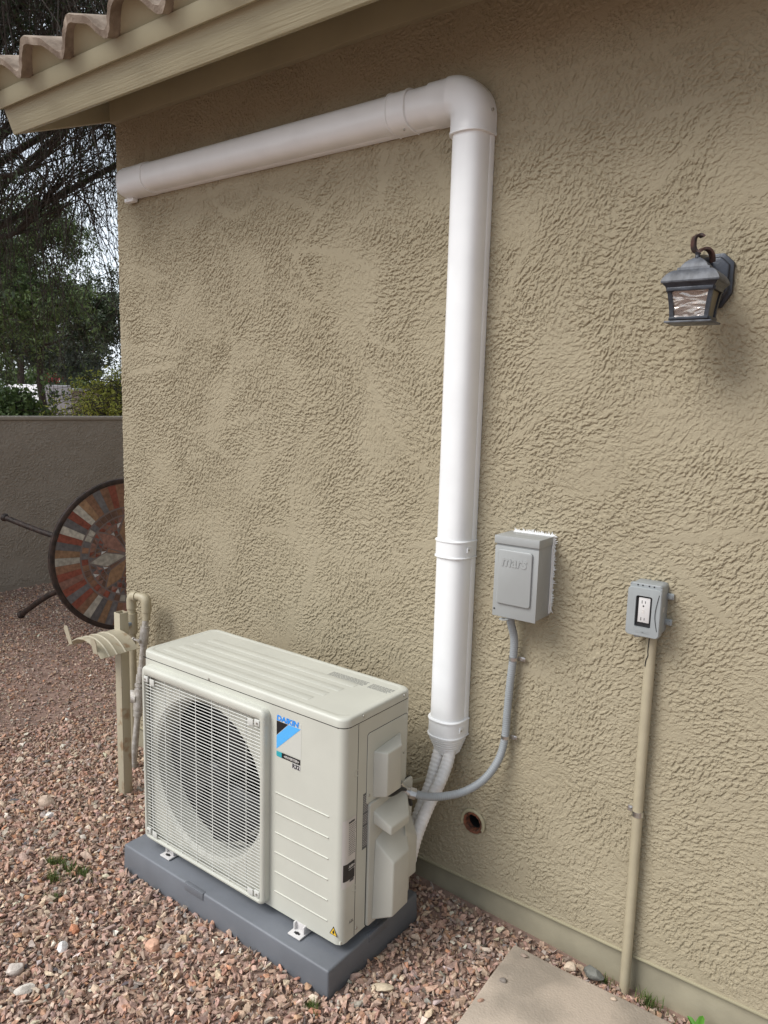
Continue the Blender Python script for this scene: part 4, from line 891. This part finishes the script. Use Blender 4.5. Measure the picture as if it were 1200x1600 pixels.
b = B(); b.tube([(-.545, -.091, .655), (-.548, -.105, .50), (-.553, -.125, .30), (-.560, -.155, .05), (-.563, -.165, -.06)], .0125, 14, 4); b.done('down_pipe', 'galv', wp)
b = B(); L0 = V(-.545, -.091, .655); L1 = V(-.562, -.160, -.03)
def on_(t): return L0.lerp(L1, t)
for t0_, t1_, r_ in ((.09, .20, .0185), (.34, .38, .016), (.385, .43, .019), (.44, .455, .022), (.47, .60, .021), (.60, .64, .018), (.93, .96, .016)): b.cyl(on_(t0_), on_(t1_), r_, seg=16)
b.cyl(on_(.53)+V(-.045, -.01, 0), on_(.53), .026, seg=18); b.cyl(on_(.53)+V(-.052, -.012, 0), on_(.53)+V(-.045, -.01, 0), .020, seg=10); b.tube([on_(.05), on_(.97)], .0128, 14); b.done('valve_body', 'galv', wp, 30)
b = B(); b.box(on_(.17)+V(-.035, -.030, -.002), on_(.17)+V(.010, -.022, .004), .002); b.cyl(on_(.17)+V(-.038, -.026, 0), on_(.17)+V(-.030, -.026, 0), .009, seg=12); b.cyl(on_(.17), on_(.17)+V(0, -.026, 0), .008); b.done('valve_handle', 'galv', wp)
b = B(); b.tube([(-.590, -.075, -.05), (-.588, -.075, .12), (-.575, -.075, .14), (-.540, -.075, .142)], .009, 12, 4); b.done('side_pipe', 'tanpipe', wp)
b = B(); b.lathe((-.56, -.20, .615), (0, 0, 1), [(.022, -.008), (.024, 0), (.021, .012), (.012, .022), (0, .026)], 18); b.cyl((-.60, -.13, .60), (-.56, -.20, .612), .008); b.done('vacuum_breaker', 'bluegrey', wp)

# ================================================================ BOUNDARY WALL
FXW = -3.82
b = B(); b.box((FXW-.20, -9, -.3), (FXW, 16, 1.315), .01); bwl = b.done('boundary_wall', 'stucco_far'); fy_, fz_ = np.meshgrid(np.arange(-.6, 3.4, .0045), np.arange(.0, 1.315, .0045)); hf = stucco_height(fy_.shape[0], fy_.shape[1], .0045, 5)*.9
ff_ = (np.arange(fy_.shape[0]-1)[:, None]*fy_.shape[1]+np.arange(fy_.shape[1]-1)[None]).ravel(); W_f = fy_.shape[1]
npmesh('stucco_face', np.stack([FXW-.0+hf.ravel(), fy_.ravel(), fz_.ravel()], 1), np.stack([ff_, ff_+1, ff_+W_f+1, ff_+W_f], 1).ravel(), 4, 'stucco_far', bwl, smooth=True)
tag(bwl, 'low dark stuccoed garden wall behind the mosaic table', 'wall')
b = B(); b.box((FXW-.215, -9, 1.3155), (FXW+.012, 16, 1.345), .008); b.done('wall_cap', 'stucco_far', bwl)

# ================================================================ MOSAIC TABLE lying on its edge
tb_ = thing('mosaic_table', 'round mosaic patio table tipped on its edge beside the garden wall', 'table', (-2.3, .9, 0))
tc0 = V(-2.19, .955, .500); az = R(-13); n0 = V(math.cos(az), math.sin(az), .03).normalized(); hA = V(-math.sin(az), math.cos(az), 0).normalized(); vA = n0.cross(hA).normalized(); RT = .500
def tp(r, a, d=0): return tc0+(hA*math.cos(a)+vA*math.sin(a))*r+n0*d
b = B(); b.lathe(tc0, n0, [(RT-.028, .004), (RT-.012, .007), (RT, .002), (RT+.004, -.015), (RT, -.034), (RT-.02, -.036), (RT-.02, -.012), (RT-.028, -.006)], 96)
for f in [f for f in b.bm.faces if len(f.verts) > 10]: b.bm.faces.remove(f)
b.done('rim', 'iron', tb_, 40)
b = B(); b.lathe(tc0, n0, [(RT-.024, -.014), (RT-.024, .0), (.001, .0)], 96); b.done('tabletop', 'grout', tb_)
mv = []; mf = []; mc = []
C = {'cream': (.40, .38, .33), 'red': (.22, .065, .045), 'brown': (.23, .125, .08), 'slate': (.13, .125, .13), 'rose': (.27, .145, .115), 'tan': (.28, .17, .10), 'white': (.52, .52, .51), 'dk': (.14, .08, .06)}
def quad(p, c):
    k_ = len(mv); cen = sum(p, Vector((0, 0, 0)))/len(p)
    for q in p: mv.append(q+(cen-q).normalized()*(.0022 if len(p) == 4 else .0028)+n0*.0022)
    if len(p) == 3: mv.append(mv[-1].lerp(mv[-3], .02)); 
    mf.extend([k_, k_+1, k_+2, k_+3]); j = random.uniform(.9, 1.25); mc.append((*[min(1, x*j) for x in C[c]], 1))
seq = ['cream', 'brown', 'red', 'rose', 'red', 'slate', 'red', 'brown', 'cream', 'slate', 'tan', 'slate', 'brown', 'rose', 'tan', 'brown']
seq2 = ['tan', 'slate', 'red', 'cream', 'slate', 'red', 'cream', 'tan', 'brown', 'slate', 'brown', 'red', 'brown', 'rose', 'brown', 'tan']
NT = 56
for i in range(NT):
    a0, a1 = 2*math.pi*(i-.5)/NT, 2*math.pi*(i+.5)/NT; k_ = i-NT//2
    c = seq[(k_) % 16] if k_ >= 0 else seq2[(-k_-1) % 16]
    g_ = .0035; quad([tp(RT-.028, a0), tp(RT-.028, a1), tp(.318, a1), tp(.318, a0)], c)
NT2 = 48
for i in range(NT2):
    a0, a1 = 2*math.pi*i/NT2, 2*math.pi*(i+1)/NT2; quad([tp(.311, a0), tp(.311, a1), tp(.268, a1), tp(.268, a0)], random.choice(['rose', 'dk', 'red', 'slate', 'brown', 'rose', 'brown', 'cream', 'dk']))
for k_ in range(8):
    a = math.pi+R(45*k_)+R(6)
    arm = ['cream', 'tan', 'brown', 'rose', 'cream', 'brown', 'tan', 'rose'][k_]
    quad([tp(.260, a), tp(.165, a+R(17)), tp(.022, a), tp(.165, a-R(17))], arm)
    am = a+R(22.5)           # broken triangles between the arms
    def bp_(r, f): return tp(r, am+f*R(22.5)*(.05+.93*max(0, (r-.11))/.152)*(1 if r > .17 else .75))
    prev_ = None
    for r0_, r1_, n_ in ((.262, .226, 6), (.224, .190, 4), (.188, .155, 3)):
        wd0 = R(22.5)*(.93*(r0_-.105)/.157); wd1 = R(22.5)*(.93*(r1_-.105)/.157)
        for j in range(n_):
            f0, f1, g0_, g1_ = -1+2*j/n_, -1+2*(j+1)/n_, -1+2*j/n_, -1+2*(j+1)/n_
            A1, A2, B1, B2 = tp(r0_, am+f0*wd0), tp(r0_, am+f1*wd0), tp(r1_, am+g0_*wd1), tp(r1_, am+g1_*wd1)
            c1_, c2_ = random.choice(['rose', 'dk', 'slate', 'red', 'white']), random.choice(['dk', 'brown', 'slate', 'rose', 'red'])
            if (j+k_) % 2: quad([A1, A2, B1], c1_); quad([A2, B2, B1], c2_)
            else: quad([A1, A2, B2], c1_); quad([A1, B2, B1], c2_)
    quad([tp(.152, am+R(5)), tp(.152, am-R(5)), tp(.05, am)], random.choice(['brown', 'rose', 'dk']))
mo = npmesh('mosaic', [tuple(q) for q in mv], mf, 4, 'mosaic', tb_, col=mc)
bk = tc0-n0*.035
def leg(a_, f_, mid=None):
    b = B(); b.tube([a_, (V(*a_)+V(*f_))/2+V(0, 0, 0) if mid is None else mid, f_], .018, 12, 6); b.lathe(f_, (V(*f_)-V(*a_)), [(.021, -.01), (.027, 0), (.027, .014), (.016, .026)], 14)
    return b.done('leg', 'iron', tb_)
leg((-2.27, .66, .60), (-2.90, .505, .712), V(-2.58, .585, .645)); leg((-2.27, .66, .36), (-2.90, .585, .036), V(-2.58, .60, .22))
leg((-2.27, 1.25, .60), (-2.92, 1.42, .70)); leg((-2.27, 1.25, .36), (-2.92, 1.40, .04))
b = B(); b.tube([(-2.27, .70, .50), (-2.42, .66, .585), (-2.55, .60, .640)], .009, 10, 5); b.tube([(-2.27, .72, .46), (-2.40, .68, .34), (-2.52, .62, .26)], .009, 10, 5); b.tube([(-2.285, .66, .60), (-2.285, .66, .36)], .012, 10); b.tube([(-2.285, 1.25, .60), (-2.285, 1.25, .36)], .012, 10); b.tube([(-2.285, .66, .48), (-2.285, 1.25, .48)], .012, 10); b.done('under_frame', 'iron', tb_)

# ================================================================ TREES
def tubes_np(segs, m, name, parent, sides=4):
    """segs: list of (points, r0, r1) -> one mesh"""
    V_, F_ = [], []; k_ = 0
    for pts, r0_, r1_ in segs:
        n_ = len(pts); P_ = np.array([p[:] for p in pts]); D = np.gradient(P_, axis=0); D /= (np.linalg.norm(D, axis=1)[:, None]+1e-9)
        ref = np.where(np.abs(D[:, 2:3]) > .9, np.array([[1., 0, 0]]), np.array([[0, 0, 1.]])); A_ = np.cross(D, ref); A_ /= np.linalg.norm(A_, axis=1)[:, None]+1e-9; B_ = np.cross(D, A_); rr_ = np.linspace(r0_, r1_, n_)[:, None]
        for s_ in range(sides):
            t = 2*math.pi*s_/sides; V_.append(P_+(A_*math.cos(t)+B_*math.sin(t))*rr_)
        idx = k_+np.arange(n_-1)
        for s_ in range(sides):
            a = idx+s_*n_; c = idx+((s_+1) % sides)*n_; F_.append(np.stack([a, a+1, c+1, c], 1).ravel())
        k_ += n_*sides
    return npmesh(name, np.concatenate(V_), np.concatenate(F_), 4, m, parent, smooth=True)
def leaves_np(P_, D_, size, asp, m, name, parent, fold=None):
    n = len(P_); U = D_/(np.linalg.norm(D_, axis=1)[:, None]+1e-9); r_ = rng.normal(size=(n, 3)); W = np.cross(U, r_); W /= np.linalg.norm(W, axis=1)[:, None]+1e-9
    s_ = size*rng.uniform(.6, 1.3, (n, 1)); a = P_; c = P_+U*s_; mid = P_+U*s_*.5
    v = np.stack([a, mid+W*s_*asp, c, mid-W*s_*asp], 1).reshape(-1, 3); f = np.arange(4*n)
    cc = np.clip(rng.normal(.45, .25, n), 0, 1); return npmesh(name, v, f, 4, m, parent, col=np.stack([cc, cc, cc, np.ones(n)], 1))
def crown(name, label, base, h, centers, nleaf, size, asp, m, ntw=200, droop=.5, trunk_r=.15, group=None, trunk_mid=None, twig_len=.8, twig_r=.006, leaf_per_twig=None, cat='tree', spread=.5):
    t = thing(name, label, cat, base, group); base = V(*base); segs = []; P_ = []; D_ = []
    fork = V(base.x, base.y, base.z+h) if trunk_mid is None else V(*trunk_mid)
    segs.append(([base-V(0, 0, .2), base.lerp(fork, .3)+V(.06, .05, 0)*trunk_r*6, base.lerp(fork, .65)-V(.05, .03, 0)*trunk_r*6, fork], trunk_r, trunk_r*.6))
    tot = sum(c[3]**2 for c in centers)
    for cx1, cy1, cz1, cr_, *dn in centers:
        c = V(cx1, cy1, cz1); limb = catmull([fork, fork.lerp(c, .35)+V(*rng.normal(0, .12, 3))+V(0, 0, .15), fork.lerp(c, .75)+V(*rng.normal(0, .15, 3)), c], 5); segs.append((limb, trunk_r*.30, trunk_r*.07))
        nt_ = max(4, int(ntw*cr_**2/tot))
        for i in range(nt_):
            d = V(*rng.normal(size=3)).normalized(); s_ = c+V(d.x*cr_, d.y*cr_, d.z*cr_*.7)*rng.uniform(.15, .7); ax = limb[-1-int(rng.integers(0, 6))]
            dirn = (s_-c).normalized()+V(0, 0, .1); L_ = twig_len*rng.uniform(.5, 1.3)
            pts = [ax, ax.lerp(s_, .5)+V(*rng.normal(0, .08, 3)), s_]; p = s_.copy(); vel = dirn*L_/5
            tw = []
            for k_ in range(6):
                p = p+vel; vel = vel*.86+V(rng.normal(0, .06), rng.normal(0, .06), -droop*L_/5*.38+rng.normal(0, .02)); pts.append(p.copy()); tw.append(p.copy())
            segs.append((pts, twig_r*2.0, twig_r*.5))
            for k_ in range(3):      # side twigs
                b0 = tw[int(rng.integers(0, 4))]; q = b0.copy(); vv_ = V(*rng.normal(0, 1, 3)).normalized()*L_*.12; sp_ = [q.copy()]
                for kk in range(4): q = q+vv_; vv_ = vv_*.9+V(0, 0, -droop*L_*.03); sp_.append(q.copy())
                segs.append((sp_, twig_r*.9, twig_r*.4)); tw += sp_[1:]
            npl = max(1, int(nleaf*cr_**2/tot/nt_*(dn[0] if dn else 1))); ks = rng.integers(0, len(tw)-1, npl); tt = rng.random(npl)
            A_ = np.array([q[:] for q in tw]); 
            pos = A_[ks]+rng.normal(0, .5*size+.02*spread, (npl, 3)); dd = rng.normal(size=(npl, 3)); dd[:, 2] -= droop*.8; P_.append(pos); D_.append(dd)
    tubes_np(segs, 'bark', 'trunk', t); leaves_np(np.concatenate(P_), np.concatenate(D_), size, asp, m, 'crown', t); return t
# the near drooping tree over the garden wall; unseen crown clusters towards the sun added for shade
cs_ = [(-7.6, 1.2, 5.6, 1.3), (-6.6, 2.5, 6.1, 1.3, .40), (-5.5, 2.2, 5.9, 1.2, .40), (-6.9, 3.7, 5.6, 1.3, .40), (-5.6, 3.6, 5.3, 1.2, .40), (-5.0, 1.4, 5.3, 1.1, .40), (-7.9, 2.7, 4.2, 1.0, .40), (-6.2, 2.9, 3.9, .9, .40), (-5.4, 2.8, 4.6, 1.0, .40), (-5.4, .2, 5.4, 1.2), (-7.6, 4.8, 5.8, 1.4, .40), (-5.5, 4.8, 5.2, 1.1, .40), (-8.6, 1.9, 5.2, 1.2), (-7.2, 2.5, 7.3, 1.4), (-5.9, 3.2, 7.2, 1.4), (-4.9, 4.3, 6.4, 1.2), (-4.5, 2.6, 6.3, 1.0), (-8.4, 3.6, 7.0, 1.5), (-5.4, -1.2, 4.9, 1.3), (-4.3, -.5, 5.2, 1.2), (-5.2, -2.7, 4.5, 1.3), (-4.0, -1.8, 5.0, 1.2), (-6.4, -.3, 5.2, 1.3), (-6.6, -2.2, 4.8, 1.2), (-3.9, .9, 5.6, 1.0)]
crown('drooping_tree', 'dark bare branched tree drooping over the garden wall beside the eave', (-8.6, 1.2, 0), 2, cs_, 210000, .050, .15, 'leafdark', ntw=2100, droop=1.5, trunk_r=.20, trunk_mid=(-8.3, 1.5, 2.6), twig_len=1.25, twig_r=.0045)
# feathery trees behind
crown('feathery_tree', 'mid green feathery tree directly behind the garden wall, seen under the drooping branches', (-14.6, 5.2, 0), 2, [(-14.0, 5.3, 3.9, 1.0), (-12.9, 5.7, 3.6, .8), (-14.6, 6.3, 4.4, 1.0), (-12.6, 4.4, 3.3, .9), (-13.6, 4.4, 2.5, .9), (-15.0, 5.2, 2.6, 1.0), (-12.2, 6.3, 3.5, .6), (-14.2, 7.2, 5.2, 1.0), (-13.3, 5.2, 5.0, .8)], 62000, .095, .15, 'leafmid', ntw=480, droop=1.1, trunk_r=.12, twig_len=.8)
crown('dark_tree', 'dense dark green tree standing far behind near the house corner', (-17.9, 9.0, 0), 2.8, [(-17.6, 9.4, 3.9, 1.2), (-16.6, 9.6, 3.7, 1.0), (-18.4, 8.6, 3.2, 1.1), (-15.8, 9.9, 3.3, .8), (-18.6, 7.6, 2.9, 1.2), (-16.3, 10.6, 4.3, 1.0)], 26000, .10, .2, 'leafdark', ntw=260, droop=.6, trunk_r=.14)
crown('grey_tree', 'pale grey green tree far off beyond the other trees', (-27, 13.2, 0), 3, [(-26.5, 13.0, 4.6, 1.6), (-24.6, 14.4, 4.0, 1.4), (-27.4, 11.8, 4.2, 1.6), (-28.0, 14.5, 3.4, 1.6), (-26.0, 15.0, 3.2, 1.4)], 26000, .14, .25, 'leafgrey', ntw=260, droop=.7, trunk_r=.2)
crown('yellow_green_shrub', 'feathery yellow green shrub behind the garden wall by the house corner', (-6.0, 3.55, 0), .9, [(-6.0, 3.55, 1.55, .42), (-5.75, 3.80, 1.75, .42), (-6.3, 3.9, 1.6, .45), (-5.55, 3.45, 1.45, .35), (-6.3, 3.35, 1.35, .35)], 16000, .050, .13, 'leafyellow', ntw=330, droop=.9, trunk_r=.05, twig_len=.42, twig_r=.003, cat='shrub')
crown('dark_shrub', 'dark leafy shrub with pale specks behind the left end of the garden wall', (-7.6, 2.75, 0), .6, [(-7.6, 2.75, 1.3, .36), (-7.2, 2.95, 1.15, .34), (-7.9, 2.5, 1.3, .40), (-6.9, 2.55, 1.3, .35)], 14000, .055, .32, 'leafmid', ntw=240, droop=.3, trunk_r=.05, twig_len=.32, twig_r=.003, cat='shrub')
crown('far_tree', 'low olive green tree at the far end behind the white building', (-33, 15.5, 0), 1.2, [(-33, 14.2, 2.2, 1.3), (-33, 16.2, 2.0, 1.3), (-33, 18.0, 2.3, 1.4), (-32.5, 12.6, 2.4, 1.3), (-34, 20, 2.4, 1.5)], 16000, .16, .3, 'leafmid', ntw=160, droop=.3, trunk_r=.16)
# far house and small white building
wb = thing('white_building', 'small white rendered building glimpsed through the shrubs', 'building', (-22, 11.3, 0))
b = B(); b.box((-23.5, 10.85, -.1), (-21.5, 12.0, 1.80), .02); b.done('wall', 'whitewall', wb); b = B(); b.box((-21.52, 11.28, 1.42), (-21.48, 11.40, 1.60)); b.done('window', 'glassd', wb, 0)
wb2 = thing('pink_building', 'pale pinkish building behind the yellow green shrub', 'building', (-24, 13, 0))
b = B(); b.box((-26, 12.45, -.1), (-23, 16, 1.62), .02); b.done('wall', mat('pink_render', (.60, .50, .46), .8), wb2); b = B(); b.box((-26.1, 12.4, 1.63), (-22.9, 16.1, 1.72), .02); b.done('roof_edge', 'whitewall', wb2)
fl = thing('red_flowers', 'dark red flower cluster above the small white building', 'flowers', (-20.5, 10.9, 0))
pts_ = rng.normal(0, 1, (90, 3))*np.array([.12, .16, .06])+np.array([-20.5, 10.8, 1.98]); leaves_np(pts_, rng.normal(size=(90, 3)), .05, .4, 'red', 'blossom', fl); tubes_np([([V(-20.5, 10.9, -.1), V(-20.45, 10.8, 1.0), V(-20.5, 10.8, 2.0)], .02, .006)]+[([V(-20.45, 10.8, 1.0), V(-20.5, 10.8+d_, 1.5), V(-20.5, 10.8+d_*1.4, 2.0)], .01, .004) for d_ in (-.2, -.1, .12, .25)], 'bark', 'stem', fl)
